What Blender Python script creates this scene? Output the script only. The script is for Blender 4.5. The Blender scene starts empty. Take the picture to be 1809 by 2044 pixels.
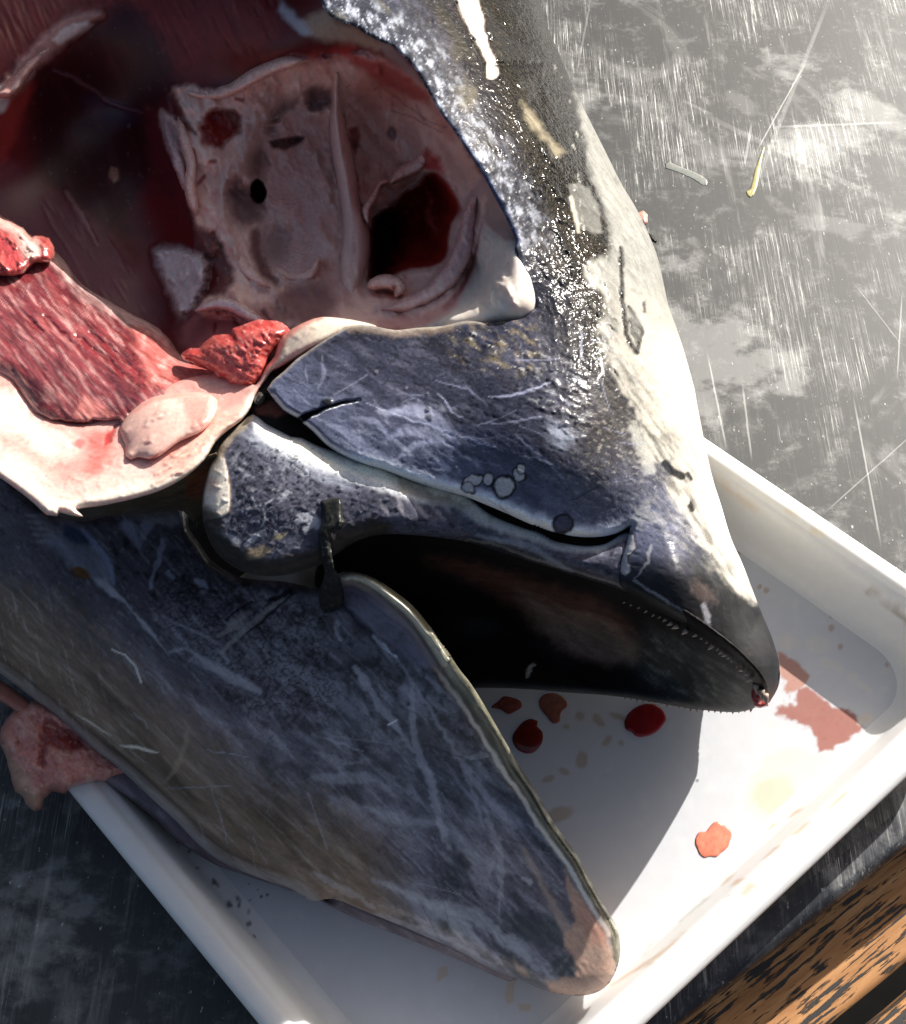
import bpy, math, random
import numpy as np
from mathutils import Vector

# ------------------------------------------------------------------ camera, light, exposure
S = bpy.context.scene
COL = S.collection
F, DIST, TH = 2300.0, 0.69, math.radians(30)      # focal length (px of a 1809x2044 picture), distance to the table, tilt
CAM = np.array([0.0, -DIST * math.sin(TH), DIST * math.cos(TH)])
cd = bpy.data.cameras.new('camera')
cam = bpy.data.objects.new('camera', cd)
COL.objects.link(cam)
cam.location = CAM
cam.rotation_euler = (TH, 0, 0)
cd.sensor_fit = 'VERTICAL'
cd.sensor_height = 36
cd.lens = 36 * F / 2044
cd.clip_start = 0.01
cd.clip_end = 100
S.camera = cam

SUN_DIR = (0.65, 0.76)
SUN_EL = math.radians(28)
w = bpy.data.worlds.new('World')
S.world = w
w.use_nodes = True
nt = w.node_tree
bg = nt.nodes['Background']
sky = nt.nodes.new('ShaderNodeTexSky')
sky.sky_type = 'NISHITA'
sky.sun_disc = False
sky.sun_elevation = SUN_EL
sky.sun_rotation = math.atan2(SUN_DIR[0], SUN_DIR[1])
sky.air_density = 1.0
sky.dust_density = 5.0
sky.ozone_density = 0.5
nt.links.new(sky.outputs[0], bg.inputs[0])
bg.inputs[1].default_value = 0.062
sd = bpy.data.lights.new('sun', 'SUN')
sd.energy = 5.0
sd.angle = math.radians(0.5)
sd.color = (1.0, 0.955, 0.89)
sun = bpy.data.objects.new('sun', sd)
COL.objects.link(sun)
dv = Vector((SUN_DIR[0] * math.cos(SUN_EL), SUN_DIR[1] * math.cos(SUN_EL), math.sin(SUN_EL)))
sun.rotation_euler = dv.to_track_quat('Z', 'Y').to_euler()
S.view_settings.view_transform = 'Standard'
S.view_settings.look = 'None'
S.view_settings.gamma = 1
S.view_settings.exposure = 0.78

# ------------------------------------------------------------------ numeric helpers
def at(px, py, z):
    """world point at height z (metres above the table) seen at a point of the picture"""
    px = np.asarray(px, float); py = np.asarray(py, float)
    dx = (px - 904.5) / F; dy = -(py - 1022) / F
    c, s = math.cos(TH), math.sin(TH)
    wy = dy * c + s; wz = dy * s - c
    k = (z - CAM[2]) / wz
    return np.stack([dx * k, CAM[1] + wy * k, np.broadcast_to(z, k.shape) + 0 * k], -1)

def proj(P):
    v = P - CAM
    c, s = math.cos(TH), math.sin(TH)
    x = v[:, 0]; y = v[:, 1] * c + v[:, 2] * s; z = -v[:, 1] * s + v[:, 2] * c
    return 904.5 + F * x / -z, 1022 - F * y / -z

_rng = np.random.RandomState(5)
_PERM = _rng.permutation(4096)
_ANG = _rng.rand(4096) * 2 * math.pi
_GX, _GY = np.cos(_ANG), np.sin(_ANG)
def perlin(x, y, seed=0):
    xi = np.floor(x).astype(np.int64); yi = np.floor(y).astype(np.int64)
    xf = x - xi; yf = y - yi
    u = xf ** 3 * (xf * (xf * 6 - 15) + 10); v = yf ** 3 * (yf * (yf * 6 - 15) + 10)
    def g(ix, iy, fx, fy):
        h = _PERM[(_PERM[(ix + seed * 131) & 4095] + iy + seed * 17) & 4095]
        return _GX[h] * fx + _GY[h] * fy
    a = g(xi, yi, xf, yf); b = g(xi + 1, yi, xf - 1, yf)
    c = g(xi, yi + 1, xf, yf - 1); d = g(xi + 1, yi + 1, xf - 1, yf - 1)
    return 1.5 * ((a + u * (b - a)) + v * ((c + u * (d - c)) - (a + u * (b - a))))

def fbm(x, y, scale, octv=4, seed=0, ang=0.0, stretch=1.0, ridge=False):
    """noise with features about `scale` long, stretched along the direction ang (degrees, y down)"""
    a = math.radians(ang)
    u = (x * math.cos(a) + y * math.sin(a)) / (scale * stretch)
    v = (-x * math.sin(a) + y * math.cos(a)) / scale
    t = 0; amp = 1; tot = 0
    for o in range(octv):
        n = perlin(u + o * 7.3, v - o * 3.1, seed + o)
        if ridge: n = 1 - 2 * np.abs(n)
        t = t + amp * n; tot += amp; amp *= 0.55; u = u * 2.03; v = v * 2.03
    return t / tot

def sstep(a, b, x):
    t = np.clip((x - a) / (b - a), 0, 1)
    return t * t * (3 - 2 * t)

def crom(pts, closed=True, seg=14.0):
    P = np.array(pts, float); n = len(P); out = []
    m = n if closed else n - 1
    for i in range(m):
        if closed: p0, p1, p2, p3 = P[(i - 1) % n], P[i], P[(i + 1) % n], P[(i + 2) % n]
        else: p0, p1, p2, p3 = P[max(i - 1, 0)], P[i], P[i + 1], P[min(i + 2, n - 1)]
        L = np.linalg.norm(p2 - p1); k = max(1, int(L / seg))
        t = np.arange(k)[:, None] / k
        # centripetal-ish tension keeps corners tight
        m1 = (p2 - p0) * 0.5; m2 = (p3 - p1) * 0.5
        l1 = np.linalg.norm(m1) + 1e-9; l2 = np.linalg.norm(m2) + 1e-9
        m1 = m1 * min(1, L / l1); m2 = m2 * min(1, L / l2)
        out.append((2 * t**3 - 3 * t**2 + 1) * p1 + (t**3 - 2 * t**2 + t) * m1 + (-2 * t**3 + 3 * t**2) * p2 + (t**3 - t**2) * m2)
    if not closed: out.append(P[-1:])
    return np.concatenate(out)

def line_dist(x, y, pts, closed=False):
    """distance to a polyline, arclength parameter 0..1 of the nearest point, nearest point"""
    P = np.asarray(pts, float)
    A = P; B = np.roll(P, -1, 0)
    if not closed: A, B = P[:-1], P[1:]
    L = np.linalg.norm(B - A, axis=1); cum = np.concatenate([[0], np.cumsum(L)]); tot = cum[-1] + 1e-9
    n = len(x); D = np.empty(n); T = np.empty(n); NX = np.empty(n); NY = np.empty(n)
    ch = max(1, int(4e6 / len(A)))
    d = B - A; dd = (d ** 2).sum(1) + 1e-12
    for i in range(0, n, ch):
        xx = x[i:i + ch, None]; yy = y[i:i + ch, None]
        t = np.clip(((xx - A[:, 0]) * d[:, 0] + (yy - A[:, 1]) * d[:, 1]) / dd, 0, 1)
        qx = A[:, 0] + t * d[:, 0]; qy = A[:, 1] + t * d[:, 1]
        q = (xx - qx) ** 2 + (yy - qy) ** 2
        j = q.argmin(1); r = np.arange(len(j))
        D[i:i + ch] = np.sqrt(q[r, j]); T[i:i + ch] = (cum[j] + t[r, j] * L[j]) / tot
        NX[i:i + ch] = qx[r, j]; NY[i:i + ch] = qy[r, j]
    return D, T, NX, NY

def inside(x, y, pts):
    P = np.asarray(pts, float); r = np.zeros(len(x), bool)
    xa, ya = P[-1]
    for xb, yb in P:
        if ya != yb:
            c = ((ya > y) != (yb > y)) & (x < (xb - xa) * (y - ya) / (yb - ya) + xa)
            r ^= c
        xa, ya = xb, yb
    return r

def tps(ctrl):
    C = np.array(ctrl, float); X = C[:, :2] / 500.0; n = len(C)
    def k(r2): return np.where(r2 > 0, r2 * np.log(r2 + 1e-12), 0)
    r2 = ((X[:, None] - X[None]) ** 2).sum(-1)
    A = np.zeros((n + 3, n + 3)); A[:n, :n] = k(r2) + np.eye(n) * 0.005
    A[:n, n] = 1; A[:n, n + 1:] = X; A[n, :n] = 1; A[n + 1:, :n] = X.T
    s = np.linalg.solve(A, np.concatenate([C[:, 2], [0, 0, 0]]))
    def f(x, y):
        out = np.empty(len(x))
        for i in range(0, len(x), 60000):
            q = np.stack([x[i:i + 60000], y[i:i + 60000]], 1) / 500.0
            r = ((q[:, None] - X[None]) ** 2).sum(-1)
            out[i:i + 60000] = k(r) @ s[:n] + s[n] + q @ s[n + 1:]
        return out
    return f

def lin(c):
    c = np.array(c, float) / 255
    return np.where(c < 0.04045, c / 12.92, ((c + 0.055) / 1.055) ** 2.4)

# pixel frames of the close-ups the outlines were measured in
def _fr(ox, oy, k): return lambda pts: [(ox + p[0] / k, oy + p[1] / k) for p in pts]
c1 = _fr(0, 0, 2.9); c2 = _fr(561.4, 0, 2.9); c3 = _fr(0, 436.6, 2.9); c4 = _fr(436.6, 561.4, 2.4166)
b1 = _fr(998, 811, 2.2307); b2 = _fr(998, 0, 2.1838); b3 = _fr(0, 1310, 2.4166); b4 = _fr(623.8, 1247.6, 2.4166)
b5 = _fr(1185, 1497, 2.9); c6 = _fr(374.3, 966.9, 3.222)
d1 = _fr(0, 935.7, 2.9); d2 = _fr(623.8, 1185.2, 3.222); d3 = _fr(1372.3, 873.3, 2.979); d4 = _fr(311.9, 124.8, 3.6415)

class Paint:
    """the colour (linear albedo), roughness and small relief of a surface, by picture position"""
    def __init__(s, x, y, base, rough):
        s.x, s.y = x, y; s.n = len(x)
        s.c = np.tile(np.array(base, float), (s.n, 1)); s.r = np.full(s.n, float(rough)); s.h = np.zeros(s.n)
        s.wx = fbm(x, y, 22, 3, 71); s.wy = fbm(x, y, 22, 3, 83)
    def mix(s, m, col, rough=None, h=0.0):
        m = np.clip(m, 0, 1)
        if col is not None: s.c += m[:, None] * (np.array(col, float) - s.c)
        if rough is not None: s.r += m * (rough - s.r)
        s.h += m * h
        return m
    def box(s, pts, pad):
        P = np.asarray(pts)
        return np.where((s.x > P[:, 0].min() - pad) & (s.x < P[:, 0].max() + pad) & (s.y > P[:, 1].min() - pad) & (s.y < P[:, 1].max() + pad))[0]
    def poly(s, pts, col, a=1.0, soft=8, wob=6, rough=None, h=0.0, smooth=True):
        P = crom(pts, True, 20) if smooth else np.asarray(pts, float)
        i = s.box(P, soft + 2 * wob + 4); m = np.zeros(s.n)
        if len(i):
            x = s.x[i] + wob * s.wx[i]; y = s.y[i] + wob * s.wy[i]
            d = line_dist(x, y, P, True)[0]; d = np.where(inside(x, y, P), d, -d)
            m[i] = sstep(-soft, soft, d) * a
        return s.mix(m, col, rough, h)
    def stroke(s, pts, wd, col, a=1.0, soft=None, wob=3, rough=None, h=0.0, taper=False, smooth=True):
        P = crom(pts, False, 20) if smooth else np.asarray(pts, float)
        mw = max(wd) if isinstance(wd, (list, tuple)) else wd
        soft = soft if soft is not None else max(1.5, mw * 0.4)
        i = s.box(P, mw + soft + 2 * wob + 4); m = np.zeros(s.n)
        if len(i):
            x = s.x[i] + wob * s.wx[i]; y = s.y[i] + wob * s.wy[i]
            d, t, _, _ = line_dist(x, y, P)
            ww = np.interp(t, np.linspace(0, 1, len(wd)), wd) if isinstance(wd, (list, tuple)) else wd
            if taper: ww = ww * np.sin(np.clip(t, 0.02, 0.98) * math.pi) ** 0.5
            m[i] = sstep(soft, -soft, d - ww) * a
        return s.mix(m, col, rough, h)
    def blob(s, cx, cy, rx, ry, col, a=1.0, ang=0, soft=0.35, wob=5, rough=None, h=0.0):
        q = math.radians(ang); x = s.x - cx + wob * s.wx; y = s.y - cy + wob * s.wy
        u = (x * math.cos(q) + y * math.sin(q)) / rx; v = (-x * math.sin(q) + y * math.cos(q)) / ry
        return s.mix(sstep(1 + soft, 1 - soft, np.sqrt(u * u + v * v)) * a, col, rough, h)
    def noise(s, scale, lo, hi, col, a=1.0, mask=None, seed=1, ang=0, stretch=1, octv=4, rough=None, h=0.0, ridge=False):
        m = sstep(lo, hi, fbm(s.x, s.y, scale, octv, seed, ang, stretch, ridge)) * a
        if mask is not None: m = m * mask
        return s.mix(m, col, rough, h)
    def contrast(s, g, mid, m=1.0):
        L = s.c @ np.array((0.3, 0.5, 0.2)) + 1e-4
        k = np.clip((L / mid) ** g, 0.15, 2.2)
        s.c *= (1 + m * (k - 1))[:, None] if np.ndim(m) else (1 + m * (k - 1))[:, None]
    def mask(s, pts, soft=20, wob=10):
        P = crom(pts, True, 20); x = s.x + wob * s.wx; y = s.y + wob * s.wy
        d = line_dist(x, y, P, True)[0]
        return sstep(-soft, soft, np.where(inside(x, y, P), d, -d))

# ------------------------------------------------------------------ object helpers
def tag(o, label=None, cat=None, group=None, kind=None):
    if label: o['label'] = label
    if cat: o['category'] = cat
    if group: o['group'] = group
    if kind: o['kind'] = kind
    return o

ORIGIN = {}
def empty(name, loc, label, cat, group=None):
    o = bpy.data.objects.new(name, None); COL.objects.link(o)
    o.location = loc; o.empty_display_size = 0.02
    ORIGIN[o.name] = np.array(loc, float)
    return tag(o, label, cat, group)

def root_of(parent):
    while parent is not None and parent.parent is not None: parent = parent.parent
    return parent

def make(name, V, faces, m, parent=None, col=None, rough=None, smooth=True, origin=None):
    V = np.asarray(V, float)
    rt = root_of(parent)
    if rt is not None: org = ORIGIN.get(rt.name, np.zeros(3))
    else: org = np.array(origin if origin is not None else (0, 0, 0), float)
    me = bpy.data.meshes.new(name)
    if isinstance(faces, np.ndarray):
        k = faces.shape[1]; nf = len(faces)
        me.vertices.add(len(V)); me.vertices.foreach_set('co', (V - org).astype(np.float32).ravel())
        me.loops.add(nf * k); me.loops.foreach_set('vertex_index', faces.astype(np.int32).ravel())
        me.polygons.add(nf); me.polygons.foreach_set('loop_start', np.arange(0, nf * k, k, dtype=np.int32))
        me.update(calc_edges=True)
    else:
        me.from_pydata((V - org).tolist(), [], [list(f) for f in faces]); me.update()
    me.polygons.foreach_set('use_smooth', np.full(len(me.polygons), smooth))
    if col is not None:
        a = me.color_attributes.new('tint', 'FLOAT_COLOR', 'POINT')
        a.data.foreach_set('color', np.concatenate([col, np.ones((len(col), 1))], 1).astype(np.float32).ravel())
    if rough is not None:
        a = me.attributes.new('gloss', 'FLOAT', 'POINT'); a.data.foreach_set('value', rough.astype(np.float32))
    me.materials.append(m)
    o = bpy.data.objects.new(name, me); COL.objects.link(o)
    if parent is not None: o.parent = parent
    else:
        o.location = org; ORIGIN[o.name] = org
    return o

def prof(d, R):
    t = np.clip(d / R, 0, 1)
    return np.sqrt(np.clip(1 - (1 - t) ** 2, 0, 1))

def body(name, outline, ctrl, m, parent=None, R=20, drop=0.5, T=2.0, RT=60, step=4, rounds=(), paint=None,
         base=(0.3, 0.3, 0.3), rough=0.4, smooth_outline=True, zfun=None, rag=0, seg=12, flat_bottom=None, origin=None, lift=1.0, flat=False):
    """a closed solid: its outline, the height of its upper face (cm, smooth through ctrl), rounded rims, thickness T (cm)"""
    P = crom(outline, True, seg) if smooth_outline else np.asarray(outline, float)
    if rag:
        tng = np.roll(P, -1, 0) - np.roll(P, 1, 0); nn = np.stack([tng[:, 1], -tng[:, 0]], 1)
        nn /= np.linalg.norm(nn, axis=1)[:, None] + 1e-9
        P = P + nn * (rag * fbm(P[:, 0], P[:, 1], 16, 3, 44))[:, None]
    x0, y0 = P.min(0) - step; x1, y1 = P.max(0) + step
    xs = np.arange(x0, x1 + step, step); ys = np.arange(y0, y1 + step, step)
    nx, ny = len(xs), len(ys)
    X, Y = [q.ravel() for q in np.meshgrid(xs, ys)]
    ins = inside(X, Y, P).reshape(ny, nx)
    cell = ins[:-1, :-1] | ins[1:, :-1] | ins[:-1, 1:] | ins[1:, 1:]
    cj, ci = np.where(cell)
    q = np.stack([cj * nx + ci, cj * nx + ci + 1, (cj + 1) * nx + ci + 1, (cj + 1) * nx + ci], 1)
    used = np.unique(q); idx = np.full(nx * ny, -1); idx[used] = np.arange(len(used)); q = idx[q]
    x, y = X[used].copy(), Y[used].copy(); isin = ins.ravel()[used]
    d, t, qx, qy = line_dist(x, y, P, True)
    out = ~isin | (d < step * 0.25)
    x[out] = qx[out]; y[out] = qy[out]; d[out] = 0
    f = tps(ctrl) if zfun is None else zfun
    z = f(x, y) - drop * (1 - prof(d, R))
    if parent is not None and parent.name == 'fish_head': z = z + lift * 3.2
    for pl, r_, dr in rounds:
        dd = line_dist(x, y, crom(pl, False, 25))[0]
        z = z - dr * (1 - prof(dd, r_))
    pt = Paint(x, y, base, rough)
    pt.d = d; pt.free = 0.0
    if paint: paint(pt)
    z = z + pt.h * sstep(0, 12, d + pt.free)
    if flat_bottom is not None: zb = np.where(d == 0, z, np.minimum(z - 0.01, flat_bottom))
    else:
        zb = z - T * prof(d, RT)
        zb = np.where(d == 0, z, np.minimum(z - 0.01, np.maximum(zb, 0.75)))
    bnd = np.where(d == 0)[0]
    n = len(x)
    # lower face shares the rim vertices
    low = np.full(n, -1); inn = np.where(d > 0)[0]; low[inn] = n + np.arange(len(inn)); low[bnd] = bnd
    V = np.concatenate([at(x, y, z * 0.01), at(x[inn], y[inn], zb[inn] * 0.01)])
    ql = low[q][:, ::-1]
    keep = ~(np.all(d[q] == 0, 1))
    F_ = np.concatenate([q[keep][:, ::-1], ql[keep][:, ::-1]])
    col = np.concatenate([pt.c, pt.c[inn]]); rg = np.concatenate([pt.r, pt.r[inn]])
    return make(name, V, F_, m, parent, np.clip(col, 0.0, 0.95), rg, smooth=not flat, origin=origin)

# ------------------------------------------------------------------ materials
def new_mat(name):
    m = bpy.data.materials.new(name); m.use_nodes = True
    n = m.node_tree.nodes; l = m.node_tree.links
    return m, n, l, n['Principled BSDF']

def nd(n, t, **k):
    o = n.new(t)
    for a, b in k.items():
        if a.startswith('i_'):
            key = a[2:].replace('_', ' ')
            o.inputs[key].default_value = b
        else: setattr(o, a, b)
    return o

def tint_mat(name, fine=900, fine_amt=0.25, bump=0.3, bump_scale=700, bump_dist=0.0006, sss=0.0, sss_r=(0.006, 0.002, 0.001),
             coat=0.0, stretch=None, spec=0.5, streak=None, bump_detail=6.0):
    """vertex tint times fine grain, relief at two sizes"""
    m, n, l, p = new_mat(name)
    at_ = nd(n, 'ShaderNodeVertexColor', layer_name='tint')
    gl = nd(n, 'ShaderNodeAttribute', attribute_name='gloss')
    tc = nd(n, 'ShaderNodeTexCoord')
    mp = nd(n, 'ShaderNodeMapping')
    if stretch:
        rt = nd(n, 'ShaderNodeMapping'); rt.inputs['Rotation'].default_value = (0, 0, math.radians(-stretch[0])); l.new(tc.outputs['Object'], rt.inputs[0])
        mp.inputs['Scale'].default_value = (1 / stretch[1], 1, 1); l.new(rt.outputs[0], mp.inputs[0])
    else: l.new(tc.outputs['Object'], mp.inputs[0])
    no = nd(n, 'ShaderNodeTexNoise', i_Scale=fine, i_Detail=5.0, i_Roughness=0.65)
    l.new(mp.outputs[0], no.inputs['Vector'])
    mr = nd(n, 'ShaderNodeMapRange'); mr.inputs[1].default_value = 0.3; mr.inputs[2].default_value = 0.7
    mr.inputs[3].default_value = 1 - fine_amt; mr.inputs[4].default_value = 1 + fine_amt
    l.new(no.outputs[0], mr.inputs[0])
    mx = nd(n, 'ShaderNodeMix', data_type='RGBA', blend_type='MULTIPLY'); mx.inputs[0].default_value = 1
    cb = nd(n, 'ShaderNodeCombineColor')
    for k in range(3): l.new(mr.outputs[0], cb.inputs[k])
    l.new(at_.outputs[0], mx.inputs[6]); l.new(cb.outputs[0], mx.inputs[7])
    if streak:
        ang, st_, sc_, amt = streak
        m2 = nd(n, 'ShaderNodeMapping'); m2.inputs['Rotation'].default_value = (0, 0, math.radians(ang)); m2.inputs['Scale'].default_value = (1 / st_, 1, 1)
        rot = nd(n, 'ShaderNodeMapping'); rot.inputs['Rotation'].default_value = (0, 0, math.radians(-ang))
        l.new(tc.outputs['Object'], rot.inputs[0]); m2.inputs['Rotation'].default_value = (0, 0, 0); l.new(rot.outputs[0], m2.inputs[0])
        n3 = nd(n, 'ShaderNodeTexNoise', i_Scale=sc_, i_Detail=8.0, i_Roughness=0.72, i_Distortion=0.6); l.new(m2.outputs[0], n3.inputs['Vector'])
        r3 = nd(n, 'ShaderNodeMapRange', interpolation_type='SMOOTHSTEP')
        for k, v in enumerate((0.32, 0.72, 1 - amt, 1 + 1.5 * amt)): r3.inputs[k + 1].default_value = v
        l.new(n3.outputs[0], r3.inputs[0]); c3_ = nd(n, 'ShaderNodeCombineColor')
        for k in range(3): l.new(r3.outputs[0], c3_.inputs[k])
        m3 = nd(n, 'ShaderNodeMix', data_type='RGBA', blend_type='MULTIPLY'); lm = nd(n, 'ShaderNodeRGBToBW'); l.new(at_.outputs[0], lm.inputs[0]); lr = nd(n, 'ShaderNodeMapRange')
        for k, v in enumerate((0.22, 0.45, 1.0, 0.22)): lr.inputs[k + 1].default_value = v
        l.new(lm.outputs[0], lr.inputs[0]); l.new(lr.outputs[0], m3.inputs[0])
        l.new(mx.outputs[2], m3.inputs[6]); l.new(c3_.outputs[0], m3.inputs[7]); mx = m3
    l.new(mx.outputs[2], p.inputs['Base Color'])
    n2 = nd(n, 'ShaderNodeTexNoise', i_Scale=bump_scale, i_Detail=bump_detail, i_Roughness=0.6)
    l.new(mp.outputs[0], n2.inputs['Vector'])
    bp = nd(n, 'ShaderNodeBump', i_Strength=bump, i_Distance=bump_dist)
    bs = nd(n, 'ShaderNodeMapRange')
    for k, v in enumerate((0.16, 0.34, bump * 1.6, bump * 0.2)): bs.inputs[k + 1].default_value = v
    l.new(gl.outputs['Fac'], bs.inputs[0]); l.new(bs.outputs[0], bp.inputs['Strength'])
    l.new(n2.outputs[0], bp.inputs['Height']); l.new(bp.outputs[0], p.inputs['Normal'])
    ad = nd(n, 'ShaderNodeMath', operation='MULTIPLY_ADD', use_clamp=True); ad.inputs[1].default_value = 0.18
    sb = nd(n, 'ShaderNodeMath', operation='SUBTRACT'); sb.inputs[1].default_value = 0.09
    l.new(gl.outputs['Fac'], sb.inputs[0]); l.new(no.outputs[0], ad.inputs[0]); l.new(sb.outputs[0], ad.inputs[2])
    l.new(ad.outputs[0], p.inputs['Roughness'])
    p.inputs['Specular IOR Level'].default_value = spec
    if sss:
        p.inputs['Subsurface Weight'].default_value = sss
        p.inputs['Subsurface Radius'].default_value = sss_r; p.inputs['Subsurface Scale'].default_value = 1.0
    if coat:
        p.inputs['Coat Weight'].default_value = coat; p.inputs['Coat Roughness'].default_value = 0.12
        l.new(bp.outputs[0], p.inputs['Coat Normal'])
    return m

M_skin = tint_mat('fish_skin', 900, 0.2, 0.45, 270, 0.0013, bump_detail=2.0, spec=0.12, streak=(-30, 2.6, 150, 0.28))
M_jaw = tint_mat('jaw_skin', 800, 0.16, 0.18, 700, 0.0006, stretch=(-50, 3.0), spec=0.3, streak=(-48, 8.0, 120, 0.24))
M_flesh = tint_mat('raw_flesh', 500, 0.16, 0.11, 300, 0.001, sss=0.25, coat=0.25, spec=0.5, streak=(10, 2.0, 110, 0.13))
M_muscle = tint_mat('muscle', 420, 0.3, 0.4, 420, 0.0012, sss=0.1, coat=0.5, stretch=(-47, 5.0), spec=0.5, streak=(-47, 6.0, 240, 0.35))
M_bone = tint_mat('wet_membrane', 350, 0.1, 0.14, 200, 0.001, sss=0.2, coat=0.0, spec=0.45, streak=(-70, 2.0, 70, 0.12))
M_tray = tint_mat('white_plastic', 120, 0.03, 0.05, 90, 0.0004, spec=0.4, sss=0.4, sss_r=(0.012, 0.011, 0.0095))
def let_light_through(m, amt):
    n = m.node_tree.nodes; l = m.node_tree.links; o = n['Material Output']; p = n['Principled BSDF']
    t = n.new('ShaderNodeBsdfTranslucent'); t.inputs[0].default_value = (0.95, 0.93, 0.88, 1)
    x = n.new('ShaderNodeMixShader'); x.inputs[0].default_value = amt
    l.new(p.outputs[0], x.inputs[1]); l.new(t.outputs[0], x.inputs[2]); l.new(x.outputs[0], o.inputs['Surface'])
let_light_through(M_tray, 0.12)
M_floor = tint_mat('white_plastic_floor', 120, 0.03, 0.05, 90, 0.0004, spec=0.4)
M_blood = tint_mat('blood', 300, 0.2, 0.06, 160, 0.0004, coat=0.0, spec=0.5)
M_tooth = tint_mat('tooth_enamel', 900, 0.1, 0.05, 300, 0.0002, sss=0.15, spec=0.5)

def steel_mat(name, scratches=True, base=(0.066, 0.070, 0.072), metal=0.22):
    m, n, l, p = new_mat(name)
    tc = nd(n, 'ShaderNodeTexCoord')
    def noise(scale, sx, sy, rot, det=4.0, rgh=0.6):
        mp = nd(n, 'ShaderNodeMapping'); mp.inputs['Rotation'].default_value = (0, 0, math.radians(rot)); mp.inputs['Scale'].default_value = (sx, sy, 1)
        l.new(tc.outputs['Object'], mp.inputs[0])
        o = nd(n, 'ShaderNodeTexNoise', i_Scale=scale, i_Detail=det, i_Roughness=rgh); l.new(mp.outputs[0], o.inputs['Vector'])
        return o.outputs[0]
    def ramp(s, a, b, lo=0.0, hi=1.0):
        r = nd(n, 'ShaderNodeMapRange', interpolation_type='SMOOTHSTEP'); 
        for k, v in enumerate((a, b, lo, hi)): r.inputs[k + 1].default_value = v
        l.new(s, r.inputs[0]); return r.outputs[0]
    def math_(op, a, b):
        o = nd(n, 'ShaderNodeMath', operation=op)
        for k, v in enumerate((a, b)):
            if isinstance(v, (int, float)): o.inputs[k].default_value = v
            else: l.new(v, o.inputs[k])
        return o.outputs[0]
    smudge = ramp(noise(11, 1, 1.3, 25, 7, 0.66), 0.53, 0.62)
    swirl = nd(n, 'ShaderNodeTexNoise', i_Scale=9.0, i_Detail=5.0, i_Roughness=0.55, i_Distortion=2.2); l.new(tc.outputs['Object'], swirl.inputs['Vector'])
    swirl = ramp(swirl.outputs[0], 0.56, 0.66)
    cloud = ramp(noise(60, 1, 1, 0, 8, 0.75), 0.5, 0.72)
    fleck = ramp(noise(420, 1, 0.5, 10, 3, 0.6), 0.66, 0.74)
    brush = ramp(noise(900, 1, 0.02, 5, 6, 0.75), 0.46, 0.72)
    brush2 = ramp(noise(700, 1, 0.022, -5, 5, 0.7), 0.56, 0.66)
    patch = ramp(noise(13, 1, 0.8, 10, 5, 0.65), 0.47, 0.62)
    rub = ramp(noise(40, 1, 0.10, -63, 5, 0.7), 0.57, 0.72)
    st = math_('MULTIPLY', math_('MAXIMUM', math_('MULTIPLY', brush, 0.45), brush2), math_('ADD', math_('MULTIPLY', patch, 0.85), 0.05))
    mk = math_('ADD', math_('MULTIPLY', smudge, 0.17), math_('MULTIPLY', cloud, 0.13))
    mk = math_('ADD', mk, math_('MULTIPLY', swirl, 0.08))
    mk = math_('ADD', mk, math_('MULTIPLY', fleck, 0.45))
    mk = math_('ADD', mk, math_('MULTIPLY', st, 0.68))
    mk = math_('ADD', mk, math_('MULTIPLY', rub, 0.2))
    if scratches:
        geo = nd(n, 'ShaderNodeNewGeometry')
        for (ax, ay, bx, by, wd, amt) in SCR:
            A = at(ax, ay, 0.0); B = at(bx, by, 0.0); d = B - A; L = np.linalg.norm(d); d = d / L; nn = np.array([-d[1], d[0], 0])
            sub = nd(n, 'ShaderNodeVectorMath', operation='SUBTRACT'); l.new(geo.outputs['Position'], sub.inputs[0]); sub.inputs[1].default_value = A
            d1_ = nd(n, 'ShaderNodeVectorMath', operation='DOT_PRODUCT'); l.new(sub.outputs[0], d1_.inputs[0]); d1_.inputs[1].default_value = nn
            d2_ = nd(n, 'ShaderNodeVectorMath', operation='DOT_PRODUCT'); l.new(sub.outputs[0], d2_.inputs[0]); d2_.inputs[1].default_value = d
            wob = math_('MULTIPLY', math_('SUBTRACT', cloud, 0.5), wd * 0.6)
            dist = math_('ABSOLUTE', math_('ADD', d1_.outputs['Value'], wob), 0)
            c_ = ramp(dist, wd, wd * 0.35)
            t1 = ramp(d2_.outputs['Value'], -0.002, L * 0.25); t2 = ramp(d2_.outputs['Value'], L + 0.002, L * 0.8)
            mk = math_('ADD', mk, math_('MULTIPLY', math_('MULTIPLY', c_, amt * 0.4), math_('MULTIPLY', t1, t2)))
    mx = nd(n, 'ShaderNodeMix', data_type='RGBA'); l.new(mk, mx.inputs[0]); mx.clamp_factor = True
    mx.inputs[6].default_value = (*[c * 0.62 for c in base], 1); mx.inputs[7].default_value = (0.80, 0.81, 0.79, 1)
    l.new(mx.outputs[2], p.inputs['Base Color'])
    p.inputs['Metallic'].default_value = metal
    l.new(ramp(mk, 0.0, 0.8, 0.55, 0.6), p.inputs['Roughness'])
    bp = nd(n, 'ShaderNodeBump', i_Strength=0.35, i_Distance=0.0006); l.new(mk, bp.inputs['Height']); l.new(bp.outputs[0], p.inputs['Normal'])
    return m

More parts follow.
